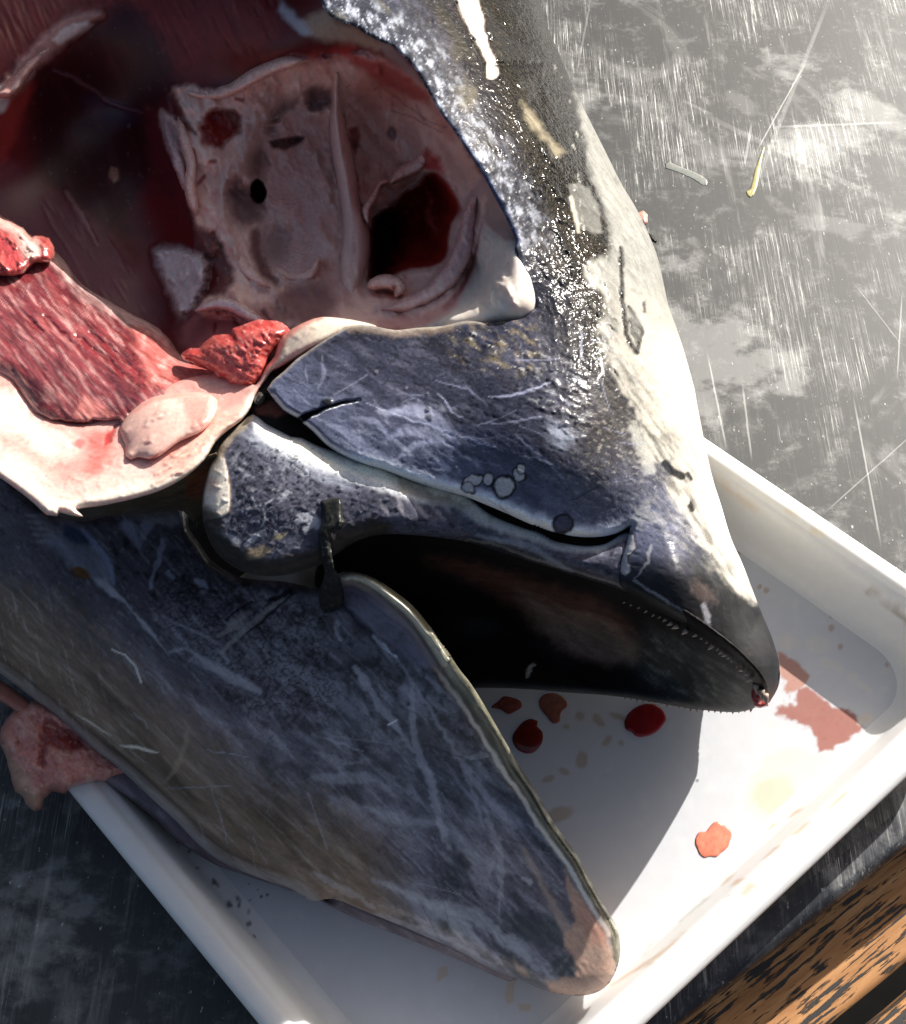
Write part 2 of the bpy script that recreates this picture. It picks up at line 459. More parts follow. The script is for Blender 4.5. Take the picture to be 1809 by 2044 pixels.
SCR = [(1660, -20, 1500, 385, 0.0022, 0.30), (1500, 240, 1485, 330, 0.0011, 0.5), (1610, 120, 1505, 310, 0.0007, 0.7), (1180, -10, 1150, 150, 0.0010, 0.35),
       (1360, 200, 1420, 230, 0.0022, 0.3), (1340, 200, 1800, 420, 0.0035, 0.18), (1525, 255, 1800, 245, 0.0016, 0.45),
       (1330, 325, 1410, 365, 0.0022, 0.35), (1640, 1030, 1830, 860, 0.0006, 0.5), (1700, 560, 1800, 690, 0.0006, 0.35),
       (1410, 700, 1450, 900, 0.0008, 0.6), (1480, 760, 1500, 920, 0.0009, 0.55), (1700, 780, 1760, 1100, 0.0008, 0.6),
       (1800, 580, 1790, 760, 0.0007, 0.5), (1560, 180, 1700, 330, 0.0028, 0.12)]
M_steel = steel_mat('brushed_steel')
M_lip = steel_mat('steel_lip', scratches=False, base=(0.07, 0.075, 0.09), metal=0.9)

def wood_mat():
    m, n, l, p = new_mat('weathered_wood')
    tc = nd(n, 'ShaderNodeTexCoord')
    def noise(scale, sx, det=4.0, off=0.0):
        mp = nd(n, 'ShaderNodeMapping'); mp.inputs['Scale'].default_value = (sx, 1, 1); mp.inputs['Location'].default_value = (off, off, off)
        l.new(tc.outputs['Object'], mp.inputs[0])
        o = nd(n, 'ShaderNodeTexNoise', i_Scale=scale, i_Detail=det, i_Roughness=0.65); l.new(mp.outputs[0], o.inputs['Vector'])
        return o.outputs[0]
    r1 = nd(n, 'ShaderNodeValToRGB'); l.new(noise(160, 0.08, 6), r1.inputs[0])
    e = r1.color_ramp.elements; e[0].position = 0.3; e[0].color = (0.30, 0.12, 0.035, 1); e[1].position = 0.7; e[1].color = (0.64, 0.34, 0.14, 1)
    a = nd(n, 'ShaderNodeMath', operation='ADD'); l.new(noise(420, 0.07, 7, 3.0), a.inputs[0])
    b = nd(n, 'ShaderNodeMath', operation='MULTIPLY'); b.inputs[1].default_value = 0.8; l.new(noise(34, 0.4, 4, 7.0), b.inputs[0]); l.new(b.outputs[0], a.inputs[1])
    th = nd(n, 'ShaderNodeMapRange'); th.inputs[1].default_value = 0.935; th.inputs[2].default_value = 0.965; l.new(a.outputs[0], th.inputs[0])
    mx = nd(n, 'ShaderNodeMix', data_type='RGBA'); l.new(th.outputs[0], mx.inputs[0]); l.new(r1.outputs[0], mx.inputs[6]); mx.inputs[7].default_value = (0.035, 0.034, 0.034, 1)
    l.new(mx.outputs[2], p.inputs['Base Color']); p.inputs['Roughness'].default_value = 0.75
    bp = nd(n, 'ShaderNodeBump', i_Strength=0.8, i_Distance=0.0014); l.new(th.outputs[0], bp.inputs['Height']); l.new(bp.outputs[0], p.inputs['Normal'])
    return m
M_wood = wood_mat()

def plain(name, c, r, metal=0.0, scale=30):
    m, n, l, p = new_mat(name)
    tc = nd(n, 'ShaderNodeTexCoord'); no = nd(n, 'ShaderNodeTexNoise', i_Scale=scale, i_Detail=6.0)
    l.new(tc.outputs['Object'], no.inputs['Vector'])
    rp = nd(n, 'ShaderNodeValToRGB'); rp.color_ramp.elements[0].color = (*[q * 0.6 for q in c], 1); rp.color_ramp.elements[1].color = (*[min(1, q * 1.4) for q in c], 1)
    l.new(no.outputs[0], rp.inputs[0]); l.new(rp.outputs[0], p.inputs['Base Color'])
    p.inputs['Roughness'].default_value = r; p.inputs['Metallic'].default_value = metal
    return m
M_ground = plain('shade_toned_paving', (0.008, 0.008, 0.0075), 0.95)  # near-black tone stands for the shade beneath the bench
M_ground.node_tree.nodes['Principled BSDF'].inputs['Specular IOR Level'].default_value = 0.05
M_frame = plain('black_metal', (0.02, 0.02, 0.022), 0.5, 0.6)
#@@SETTING
# ------------------------------------------------------------------ ground, table, bench
make('ground', [(-30, -30, -0.75), (30, -30, -0.75), (30, 30, -0.75), (-30, 30, -0.75)], [(0, 1, 2, 3)], M_ground)['kind'] = 'structure'

E0 = at(1361, 2044, 0.0); E1 = at(1809, 1693, 0.0)
U = E1 - E0; U /= np.linalg.norm(U); Vn = np.array([-U[1], U[0], 0.0])     # along the table edge, and inward
EM = (E0 + E1) / 2
def frame_pts(prof_, u0, u1, nu=2):
    V = []; Fc = []
    us = np.linspace(u0, u1, nu); k = len(prof_)
    for u in us:
        for (v, z) in prof_: V.append(EM + U * u + Vn * v + np.array([0, 0, z]))
    for i in range(nu - 1):
        for j in range(k - 1): Fc.append((i * k + j, (i + 1) * k + j, (i + 1) * k + j + 1, i * k + j + 1))
    return V, Fc
table = empty('steel_table', tuple(EM + Vn * 0.45 + np.array([0, 0, -0.75])), 'scratched stainless steel table top under the white tray', 'table')
top_prof = [(1.2, -0.035), (1.2, 0.0), (0.016, 0.0), (0.016, -0.003), (0.03, -0.003), (0.03, -0.035), (1.2, -0.035)]
V, Fc = frame_pts(top_prof, -0.75, 0.85); k = len(top_prof)
make('tabletop', V, Fc + [tuple(range(k - 1))[::-1], tuple(range(k, 2 * k - 1))], M_steel, table, smooth=False)
arc = [(0.016 - 0.007 * math.sin(a) - 0.009 * min(1, a * 4), -0.007 + 0.007 * math.cos(a) + 0.0006) for a in np.linspace(0, math.pi, 14)]
arc = arc[:8] + [(arc[7][0], -0.02), (arc[7][0] + 0.001, -0.031), (arc[7][0] + 0.004, -0.033)]
lip_prof = arc + [(0.03, -0.033), (0.03, -0.0044), (0.0161, -0.0044), arc[0]]
V, Fc = frame_pts(lip_prof, -0.75, 0.85)
make('rolled_edge', V, Fc, M_lip, table)
for (u, v) in ((-0.65, 0.08), (0.75, 0.08), (-0.65, 1.1), (0.75, 1.1)):
    V = []; Fc = []
    for i in range(12):
        a = i / 12 * 2 * math.pi
        for z in (-0.035, -0.75): V.append(EM + U * (u + 0.02 * math.cos(a)) + Vn * (v + 0.02 * math.sin(a)) + np.array([0, 0, z]))
    Fc = [(2 * i, 2 * i + 1, 2 * ((i + 1) % 12) + 1, 2 * ((i + 1) % 12)) for i in range(12)]
    make('table_leg', V, Fc, M_frame, table)

def box_verts(lo, hi, bev, n=40, seed=0):
    """a plank along x with softened, slightly worn edges"""
    (x0, y0, z0), (x1, y1, z1) = lo, hi
    ring = []
    for (cy, cz, a0) in ((y1 - bev, z1 - bev, 0), (y0 + bev, z1 - bev, 90), (y0 + bev, z0 + bev, 180), (y1 - bev, z0 + bev, 270)):
        for q in (0, 30, 60, 90):
            a = math.radians(a0 + q); ring.append((cy + bev * math.cos(a), cz + bev * math.sin(a)))
    r = random.Random(seed); V = []; Fc = []; k = len(ring)
    for i in range(n):
        x = x0 + (x1 - x0) * i / (n - 1)
        for (y, z) in ring: V.append((x, y + r.uniform(-.0005, .0005), z + r.uniform(-.0004, .0004)))
    for i in range(n - 1):
        for j in range(k): Fc.append((i * k + j, i * k + (j + 1) % k, (i + 1) * k + (j + 1) % k, (i + 1) * k + j))
    Fc += [tuple(range(k))[::-1], tuple(range((n - 1) * k, n * k))]
    return V, Fc

ZS = -0.055       # top of the slats
rotz = math.atan2(U[1], U[0])
bench = empty('wooden_bench', (0, 0, -0.75), 'slatted wooden bench with flaking black paint below the table edge', 'bench')
g0 = at(1661, 2044, ZS); g1 = at(1809, 1921, ZS); gd = g1 - g0; rs = math.atan2(gd[1], gd[0])
us = np.array([math.cos(rs), math.sin(rs), 0]); vs = np.array([-us[1], us[0], 0])
h0 = at(1716, 2044, ZS)
gap = abs(float(np.dot(h0 - g0, vs))) + 0.004
SW = 0.062
for k_, off in enumerate((0.0, -(SW + gap), -2 * (SW + gap), SW + gap)):
    V, Fc = box_verts((-0.7, 0, -0.028), (0.7, SW, 0), 0.004, 60, k_)
    me_o = make('slat', V, Fc, M_wood, None, smooth=True)
    me_o.parent = bench
    o = g0 + vs * off
    me_o.location = (o[0], o[1], ZS + 0.75); me_o.rotation_euler = (0, 0, rs)
V, Fc = box_verts((-0.25, 0, -0.04), (0.25, 0.05, 0), 0.003, 6, 9)
for q in (-0.45, 0.45):
    fo = make('bench_frame', V, Fc, M_frame, None); fo.parent = bench
    o = g0 + us * q; fo.location = (o[0], o[1], ZS - 0.03 + 0.75); fo.rotation_euler = (0, 0, rs + math.pi / 2)

# ------------------------------------------------------------------ tray
ZR, ZF = 0.040, 0.006
def xline(a, b, c, d):
    a, b, c, d = [np.asarray(q)[:2] for q in (a, b, c, d)]
    r = b - a; s_ = d - c; t = ((c - a)[0] * s_[1] - (c - a)[1] * s_[0]) / (r[0] * s_[1] - r[1] * s_[0])
    return a + r * t
TR = (at(1410, 872, ZR), at(1809, 1142, ZR)); BR = (at(1285, 2044, ZR), at(1809, 1549, ZR)); LF = (at(143, 1583, ZR), at(519, 2044, ZR))
kR = xline(*TR, *BR); kB = xline(*LF, *BR)
brd = kB - kR; brd /= np.linalg.norm(brd); inw = np.array([brd[1], -brd[0]])
if np.dot(inw, TR[0][:2] - kR) < 0: inw = -inw
TL = (kR + inw * 0.30, kR + inw * 0.30 + brd)
kT = xline(*TR, *TL); kL = xline(*LF, *TL)
QUAD = [kR, kT, kL, kB]
def loop_pts(inset, rad, z, nc=28, ns=110):
    C = np.array(QUAD); n = 4; cen = C.mean(0); L = []
    for i in range(n):
        a, b = C[i], C[(i + 1) % n]; d = (b - a) / np.linalg.norm(b - a); nr = np.array([-d[1], d[0]])
        if np.dot(cen - a, nr) < 0: nr = -nr
        L.append((a + nr * inset, b + nr * inset))
    K = [xline(*L[i - 1], *L[i]) for i in range(n)]
    out = []; ends = []
    for i in range(n):
        k0 = K[i]; e1 = K[i - 1] - k0; e2 = K[(i + 1) % n] - k0; e1 /= np.linalg.norm(e1); e2 /= np.linalg.norm(e2)
        h = math.acos(np.clip(np.dot(e1, e2), -1, 1)) / 2; tl = rad / math.tan(h)
        bis = (e1 + e2); bis /= np.linalg.norm(bis); cc = k0 + bis * rad / math.sin(h)
        p1 = k0 + e1 * tl; p2 = k0 + e2 * tl
        a1 = math.atan2(*(p1 - cc)[::-1]); a2 = math.atan2(*(p2 - cc)[::-1]); da = (a2 - a1 + math.pi) % (2 * math.pi) - math.pi
        ends.append([cc + rad * np.array([math.cos(a1 + da * t), math.sin(a1 + da * t)]) for t in np.linspace(0, 1, nc)])
    for i in range(n):
        out += ends[i]
        p, q = ends[i][-1], ends[(i + 1) % n][0]
        out += [p + (q - p) * t for t in np.linspace(0, 1, ns + 2)[1:-1]]
    o = np.array(out)
    return np.concatenate([o, np.full((len(o), 1), z)], 1)

tray = empty('white_tray', (*(np.array(QUAD).mean(0)), 0.0), 'shallow white plastic tray with blood stains under the fish head', 'tray')
R0 = 0.040
wall = [(0.004, ZR - 0.009), (0.0, ZR - 0.0085), (-0.0005, ZR - 0.004), (0.0005, ZR - 0.0012), (0.003, ZR), (0.0085, ZR + 0.0005), (0.0105, ZR - 0.0003), (0.0115, ZR - 0.0022), (0.0130, ZR - 0.0030),
        (0.0150, ZR - 0.0036), (0.0165, ZR - 0.0075)]
for t in np.linspace(0.25, 1, 6): wall.append((0.0165 + 0.0045 * t, ZR - 0.0075 - (ZR - 0.0075 - ZF - 0.009) * t))
for a in np.linspace(15, 90, 7): 
    q = math.radians(a); wall.append((0.0210 + 0.008 * (1 - math.cos(q)), ZF + 0.009 * (1 - math.sin(q)) ))
FLOOR_IN = wall[-1][0] + 0.001
wall.append((FLOOR_IN, ZF))
loops = [loop_pts(i_, max(0.006, R0 - i_ * 0.55), z_) for i_, z_ in wall]
V = np.concatenate(loops); N = len(loops[0]); m_ = len(loops)
ii = np.arange(N); Fq = []
for j in range(m_ - 1): Fq.append(np.stack([j * N + ii, j * N + (ii + 1) % N, (j + 1) * N + (ii + 1) % N, (j + 1) * N + ii], 1))
px, py = proj(V)
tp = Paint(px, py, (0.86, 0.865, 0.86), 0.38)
STAIN = (0.62, 0.44, 0.30)
def small_drips(p):
    for (x, y, rx, ry, a) in ((860, 890, 10, 5, 60), (915, 945, 7, 3, 20), (955, 1020, 6, 3, 50), (1035, 1090, 15, 5, 45), (1150, 1168, 10, 5, 25), (1108, 1198, 9, 7, 20), (1150, 1207, 5, 4, 0), (1208, 1177, 4, 3, 0), (1260, 1160, 4, 3, 0),
                              (1195, 1235, 6, 3, 50), (1203, 1293, 8, 5, 30), (1227, 1350, 4, 3, 0), (1290, 1150, 4, 3, 0), (1240, 1130, 3, 2, 0), (1090, 1160, 3, 2, 0), (1015, 1193, 3, 2, 0), (1450, 1510, 3, 3, 0), (1200, 1095, 3, 2, 0)):
        X, Y = b3([(x, y)])[0]; p.blob(X, Y, rx / 2.0 * 1.3, ry / 2.0 * 1.7, (0.05, 0.03, 0.03), 0.9, a, 0.3, 2)
def wall_stains(p):
    small_drips(p)
    for q in ([(1490, 210), (1450, 260), (1400, 300), (1305, 375)], [(1250, 415), (1200, 455), (1160, 495)], [(1100, 545), (1030, 590), (965, 665)],
              [(1080, 410), (1040, 440), (990, 500)], [(860, 740), (800, 790)], [(820, 720), (740, 780)], [(540, 1040), (420, 1150), (330, 1220), (100, 1360)],
              [(340, 1230), (290, 1290)], [(1560, 130), (1520, 190)], [(1215, 330), (1130, 390)], [(1640, 70), (1700, 20)]):
        p.stroke(b5(q), [1, 4, 3, 1.5], STAIN, 0.75, 2, 4)
    p.poly(b5([(850, 790), (900, 765), (965, 780), (930, 820), (890, 850), (860, 880)]), (0.66, 0.58, 0.45), 0.7, 2, 4)
    for q in ([(670, 850), (600, 900), (500, 990)], [(760, 850), (800, 820)], [(350, 1110), (280, 1190)]):
        p.stroke(b5(q), 2.5, (0.35, 0.36, 0.33), 0.45, 2, 6)
    p.stroke(d3([(1000, 850), (1040, 880), (1120, 940), (1220, 1010), (1310, 1090)]), [1, 6, 5, 7, 8], (0.42, 0.37, 0.30), 0.8, 2, 3)
    p.stroke(d3([(160, 230), (220, 280), (300, 340), (380, 400), (450, 437)]), [3, 8, 6, 6, 2], (0.78, 0.62, 0.46), 0.5, 4, 6)
    for q in ([(590, 430), (650, 450)], [(740, 550), (800, 570)]): p.stroke(d3(q), 6, (0.82, 0.70, 0.50), 0.45, 4, 4)
wall_stains(tp)
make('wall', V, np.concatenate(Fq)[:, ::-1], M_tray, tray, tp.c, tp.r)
outer = [(0.0045, ZR - 0.0088), (0.0125, ZR - 0.0085), (0.018, 0.006), (0.022, 0.0025), (0.028, 0.0015)]
loops2 = [loop_pts(i_, max(0.006, R0 - i_ * 0.55), z_) for i_, z_ in outer]
V2 = np.concatenate(loops2); F2 = []
for j in range(len(loops2) - 1): F2.append(np.stack([j * N + ii, (j + 1) * N + ii, (j + 1) * N + (ii + 1) % N, j * N + (ii + 1) % N], 1))
Fl = np.concatenate(F2)[:, ::-1].tolist() + [tuple(range((len(loops2) - 1) * N, len(loops2) * N))]
make('underside', V2, Fl, M_tray, tray, np.tile((0.86, 0.865, 0.86), (len(V2), 1)), np.full(len(V2), 0.4))
# floor: a grid over the inner loop
fx, fy = proj(loops[-1])
BLOODY = (0.42, 0.10, 0.07)
def floor_paint(p):
    p.noise(60, 0.2, 0.7, (0.72, 0.715, 0.69), 0.4, seed=3)
    p.noise(10, 0.1, 0.5, (0.30, 0.10, 0.07), 0.5, p.mask(d3([(560, 1300), (700, 1400), (640, 1500), (900, 1620), (1030, 1720), (860, 1850), (760, 1760), (560, 1620)]), 14, 8), seed=6)
    p.poly(d3([(545, 1850), (600, 1860), (640, 1830), (740, 1880), (850, 1870), (860, 1960), (840, 2040), (700, 2150), (560, 2230), (400, 2280), (340, 2180), (380, 2010), (450, 1950), (480, 1900)]), (0.80, 0.66, 0.50), 0.55, 3, 9)
    p.blob(1545, 1585, 42, 34, (0.62, 0.50, 0.36), 0.6, -25, 0.25, 12)
    p.poly(d3([(535, 1275), (600, 1300), (690, 1370), (730, 1420), (700, 1480), (640, 1510), (600, 1520), (570, 1490), (590, 1450), (550, 1420), (535, 1350)]), (0.42, 0.18, 0.12), 0.85, 4, 8)
    p.poly(d3([(655, 1500), (720, 1490), (780, 1530), (840, 1560), (860, 1610), (960, 1625), (1020, 1680), (1045, 1730), (1000, 1760), (960, 1800), (890, 1820), (860, 1860), (780, 1860), (760, 1770), (710, 1720), (640, 1690), (530, 1640), (530, 1600), (640, 1590)]), (0.30, 0.09, 0.06), 0.9, 4, 9)
    p.noise(14, 0.1, 0.5, (0.40, 0.12, 0.09), 0.4, p.mask(d3([(700, 1560), (900, 1650), (900, 1800), (780, 1840), (760, 1720)]), 10, 8), seed=5)
    p.poly(d3([(1030, 1650), (1090, 1630), (1110, 1690), (1060, 1720), (1020, 1700)]), (0.72, 0.58, 0.42), 0.45, 4, 8)
    for (x, y, r) in ((270, 400, 6), (355, 500, 5), (410, 533, 7), (330, 630, 4), (300, 685, 5), (500, 607, 3), (535, 625, 4), (375, 455, 4), (415, 500, 3), (860, 1060, 5), (858, 1132, 6), (1108, 1145, 8),
                      (1060, 1105, 4), (1020, 1075, 5), (1190, 1197, 4), (910, 1245, 5), (470, 910, 5), (430, 890, 5), (1185, 1350, 4), (840, 1025, 3), (897, 1038, 3), (1265, 1220, 4)):
        X, Y = d3([(x, y)])[0]; p.blob(X, Y, r, r * 1.2, (0.45, 0.34, 0.26), 0.85, 20, 0.3, 3)
    for (x, y, rx, ry, a) in ((860, 1350, 26, 9, 25), (980, 1425, 12, 9, 0), (780, 1230, 24, 18, 10), (600, 1215, 22, 14, 0), (1050, 1480, 20, 6, 30), (500, 1695, 12, 8, 0), (1170, 1390, 9, 5, -40)):
        X, Y = d3([(x, y)])[0]; p.blob(X, Y, rx, ry, (0.66, 0.63, 0.56), 0.5, a, 0.4, 5)
    for (x, y, rx, ry, a) in ((1420, 560, 13, 6, -45), (1490, 570, 6, 5, 0), (1215, 705, 10, 6, 20), (1135, 745, 12, 6, -20), (1380, 460, 14, 6, 50), (1290, 440, 8, 8, 0), (1225, 490, 7, 5, 0), (1300, 650, 10, 16, 0), (1190, 915, 26, 13, -20), (1470, 440, 16, 6, 20)):
        X, Y = b4([(x, y)])[0]; p.blob(X, Y, rx * 1.1, ry * 1.1, (0.42, 0.33, 0.25), 0.75, a, 0.3, 4)
    for q in ([(940, 1720), (985, 1715), (970, 1760), (975, 1820), (940, 1830), (930, 1780)], [(990, 1825), (1055, 1830), (1050, 1865), (1000, 1860)], [(600, 1660), (650, 1640), (660, 1690), (600, 1725)]):
        p.poly(b4(q), (0.58, 0.46, 0.35), 0.75, 2, 4)
    p.blob(1392, 1558, 2, 3.5, (0.1, 0.1, 0.1), 0.9, 0, 0.3, 0)
    small_drips(p)
fo_pts = np.stack([fx, fy], 1)
kf = (fo_pts[:, 0] > -200) & (fo_pts[:, 0] < 2300)
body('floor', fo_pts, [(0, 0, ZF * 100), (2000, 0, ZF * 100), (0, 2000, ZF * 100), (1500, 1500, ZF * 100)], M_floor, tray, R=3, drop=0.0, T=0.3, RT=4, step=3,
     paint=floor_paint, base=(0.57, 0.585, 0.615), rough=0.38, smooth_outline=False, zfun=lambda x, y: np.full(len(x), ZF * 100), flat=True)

def drop_body(name, cx, cy, rx, ry, ang, label, seed, h=0.07, c=(0.16, 0.006, 0.006), z=ZF * 100, rgh=0.12, grp='blood drops on the tray floor', cat='blood drop', wobble=0.16, shape=None):
    r = np.random.RandomState(seed); q = math.radians(ang); pts = []
    ph = r.rand(6) * 6.28
    for k in range(26):
        a = k / 26 * 2 * math.pi
        rr = 1 + wobble * (math.sin(2 * a + ph[0]) * 0.5 + math.sin(3 * a + ph[1]) * 0.35 + math.sin(5 * a + ph[2]) * 0.25 + math.sin(8 * a + ph[3]) * 0.2)
        u, v = rx * rr * math.cos(a), ry * rr * math.sin(a)
        pts.append((cx + u * math.cos(q) - v * math.sin(q), cy + u * math.sin(q) + v * math.cos(q)))
    if shape: pts = shape
    def pf(p):
        p.mix(sstep(10, 0, p.d), np.array(c) * 0.8 + np.array((0.05, 0.012, 0.01)))
        p.noise(20, 0.0, 0.6, np.array(c) * 1.5, 0.5, seed=seed)
    o = at(cx, cy, z * 0.01)
    b = body(name, pts, [], M_blood, None, R=min(rx, ry) * 0.8, drop=h, T=0.0, RT=5, step=2, seg=4, paint=pf, base=c, rough=rgh,
             zfun=lambda x, y: np.full(len(x), z + 0.03 + h), flat_bottom=z + 0.02, origin=o)
    return tag(b, label, cat, grp)
BD = 'blood_drop'
drop_body(BD, 1287, 1433, 41, 33, -15, 'deep red round drop of blood just below the upper jaw edge', 1, 0.12, (0.20, 0.008, 0.012), shape=b1([(555, 1402), (575, 1365), (610, 1338), (650, 1324), (690, 1325), (722, 1348), (742, 1388), (728, 1418), (700, 1448), (660, 1468), (612, 1472), (585, 1450), (562, 1440), (556, 1420)]))
drop_body(BD, 1055, 1470, 29, 33, 60, 'dark red teardrop of blood between the open jaws near the lower lip', 2, 0.08, (0.13, 0.012, 0.008),
          shape=d2([(1370, 815), (1410, 805), (1450, 820), (1445, 850), (1480, 890), (1480, 950), (1450, 1000), (1400, 1028), (1330, 1010), (1292, 960), (1290, 910), (1330, 850)]))
drop_body(BD, 1015, 1407, 30, 15, 10, 'small spiky brown red drop beside the lower lip under the palate', 3, 0.03, (0.22, 0.06, 0.045),
          shape=d2([(1150, 730), (1200, 690), (1230, 660), (1290, 668), (1340, 690), (1345, 730), (1300, 760), (1260, 775), (1210, 745)]))
drop_body(BD, 1105, 1405, 26, 27, 60, 'pale brown red drop touching the far jaw edge', 4, 0.03, (0.26, 0.10, 0.07),
          shape=d2([(1460, 690), (1490, 650), (1560, 640), (1620, 670), (1640, 720), (1600, 765), (1590, 820), (1550, 835), (1510, 790), (1470, 740)]))
drop_body(BD, 1427, 1675, 33, 36, 20, 'bright orange red drop of blood in full sun near the tray rim', 5, 0.04, (0.72, 0.22, 0.14), rgh=0.3, shape=b5([(590, 545), (592, 510), (606, 480), (622, 472), (648, 474), (672, 445), (695, 420), (722, 416), (745, 434), (768, 440), (792, 466), (800, 498), (788, 530), (782, 556), (758, 580), (736, 596), (712, 618), (675, 614), (640, 622), (612, 598), (604, 575)]))
#@@FISH
# ------------------------------------------------------------------ the fish head
head = empty('fish_head', tuple(at(900, 1000, 0.01)), 'cut tuna head lying on its side in the tray with its mouth open', 'fish head')

BLK = np.array((0.006, 0.0065, 0.007)); LILAC = np.array((0.046, 0.049, 0.078)); FILM = np.array((0.27, 0.285, 0.39)); CREAM = np.array((0.55, 0.51, 0.43))

RIM = [(-150, -620), (60, -420), (330, -220)] + c2([(150, -160), (225, 0), (250, 60), (330, 125), (420, 150), (480, 190), (560, 235), (640, 265), (700, 320), (770, 390), (840, 510), (920, 650), (1010, 770), (1080, 880), (1160, 1000), (1230, 1130), (1300, 1260), (1360, 1400)])  # starts out of view, extended there so its shadow fills the hollow
NOTCH = c2([(1352, 1440), (1385, 1600), (1420, 1670), (1470, 1780)]) + c4([(1500, 140), (1480, 175), (1400, 190)])
PLATE_TOP = c4([(1290, 200), (1200, 190), (1080, 215), (950, 225), (850, 235), (740, 215), (640, 212), (560, 250), (480, 300), (420, 345), (370, 380), (320, 430), (260, 480), (232, 520)])
PLATE_LOW = c4([(260, 560), (310, 620), (370, 655), (393, 668), (405, 684), (450, 720), (520, 790), (600, 840), (700, 880), (800, 910), (900, 950), (1000, 985), (1100, 1015), (1180, 1035), (1270, 1070), (1400, 1125), (1500, 1170), (1600, 1205)]) + b1([(150, 525), (200, 548), (300, 574), (380, 583), (470, 578), (540, 558), (582, 533)])
SEAM = [(1252, 1080), (1240, 1120), (1236, 1165)]
MOUTH = b1([(560, 825), (600, 850), (700, 905), (800, 960), (900, 1015), (1000, 1080), (1080, 1150), (1115, 1210), (1135, 1270)])
SNOUT = b1([(1165, 1325), (1200, 1320), (1225, 1280), (1245, 1230), (1245, 1150), (1215, 1040), (1170, 930)])
DORSAL = b1([(1170, 930), (1130, 830), (1080, 700), (1030, 590), (985, 440), (950, 330), (920, 200), (900, 100), (875, -30)]) + b2([(850, 1700), (800, 1520), (770, 1430), (735, 1330), (690, 1130), (640, 1000), (590, 900), (530, 800), (470, 680), (400, 540), (330, 400), (270, 260), (210, 120), (170, 0), (120, -170)]) + [(980, -260), (850, -620)]
HEAD_OUT = RIM + NOTCH + PLATE_TOP + PLATE_LOW + SEAM + MOUTH + SNOUT + DORSAL[1:]

HEAD_Z = [(-150, -620, 21), (60, -420, 21), (330, -220, 20.3), (850, -620, 17), (500, -250, 19.5), (600, -80, 19.2), (640, 20, 19), (800, 110, 19.2), (900, 220, 19), (960, 340, 18.6), (1027, 480, 16.9), (1065, 560, 16.2), (1070, 600, 15.8), (900, 640, 15.5), (700, 640, 15.2), (560, 730, 14.8),
          (540, 770, 14.6), (600, 830, 14.4), (750, 850, 15), (950, 900, 15.3), (900, 985, 14.2), (1100, 1065, 13.2), (1250, 1050, 12.4), (1000, 750, 16.2), (1150, 800, 16), (1200, 950, 14.8),
          (1240, 1170, 11.3), (1350, 1150, 12.2), (1400, 1280, 10.0), (1500, 1380, 8.6), (1540, 1300, 9.0), (1450, 1100, 10.6), (1400, 900, 11.4), (1350, 700, 12.0), (1280, 480, 12.6), (1200, 250, 13.2),
          (1100, 0, 13.5), (1050, -80, 13.8), (1000, 200, 17.2), (1100, 450, 15.6), (1220, 700, 15.2)]
WHITE = b2([(330, 400), (340, 480), (380, 640), (392, 740), (425, 820), (455, 900), (485, 1050), (470, 1120), (400, 1130), (365, 1180), (390, 1240), (450, 1290), (475, 1370), (430, 1400), (440, 1500), (510, 1650), (600, 1800), (640, 1900)]) + \
        b1([(640, 250), (760, 240), (800, 300), (740, 330), (760, 400), (840, 480), (870, 560), (900, 600), (960, 700), (1010, 790), (1090, 860), (1135, 885), (1165, 840), (1100, 600), (1010, 300), (950, 0)]) + b2([(900, 1600), (760, 1200), (600, 750), (420, 450), (345, 350)])

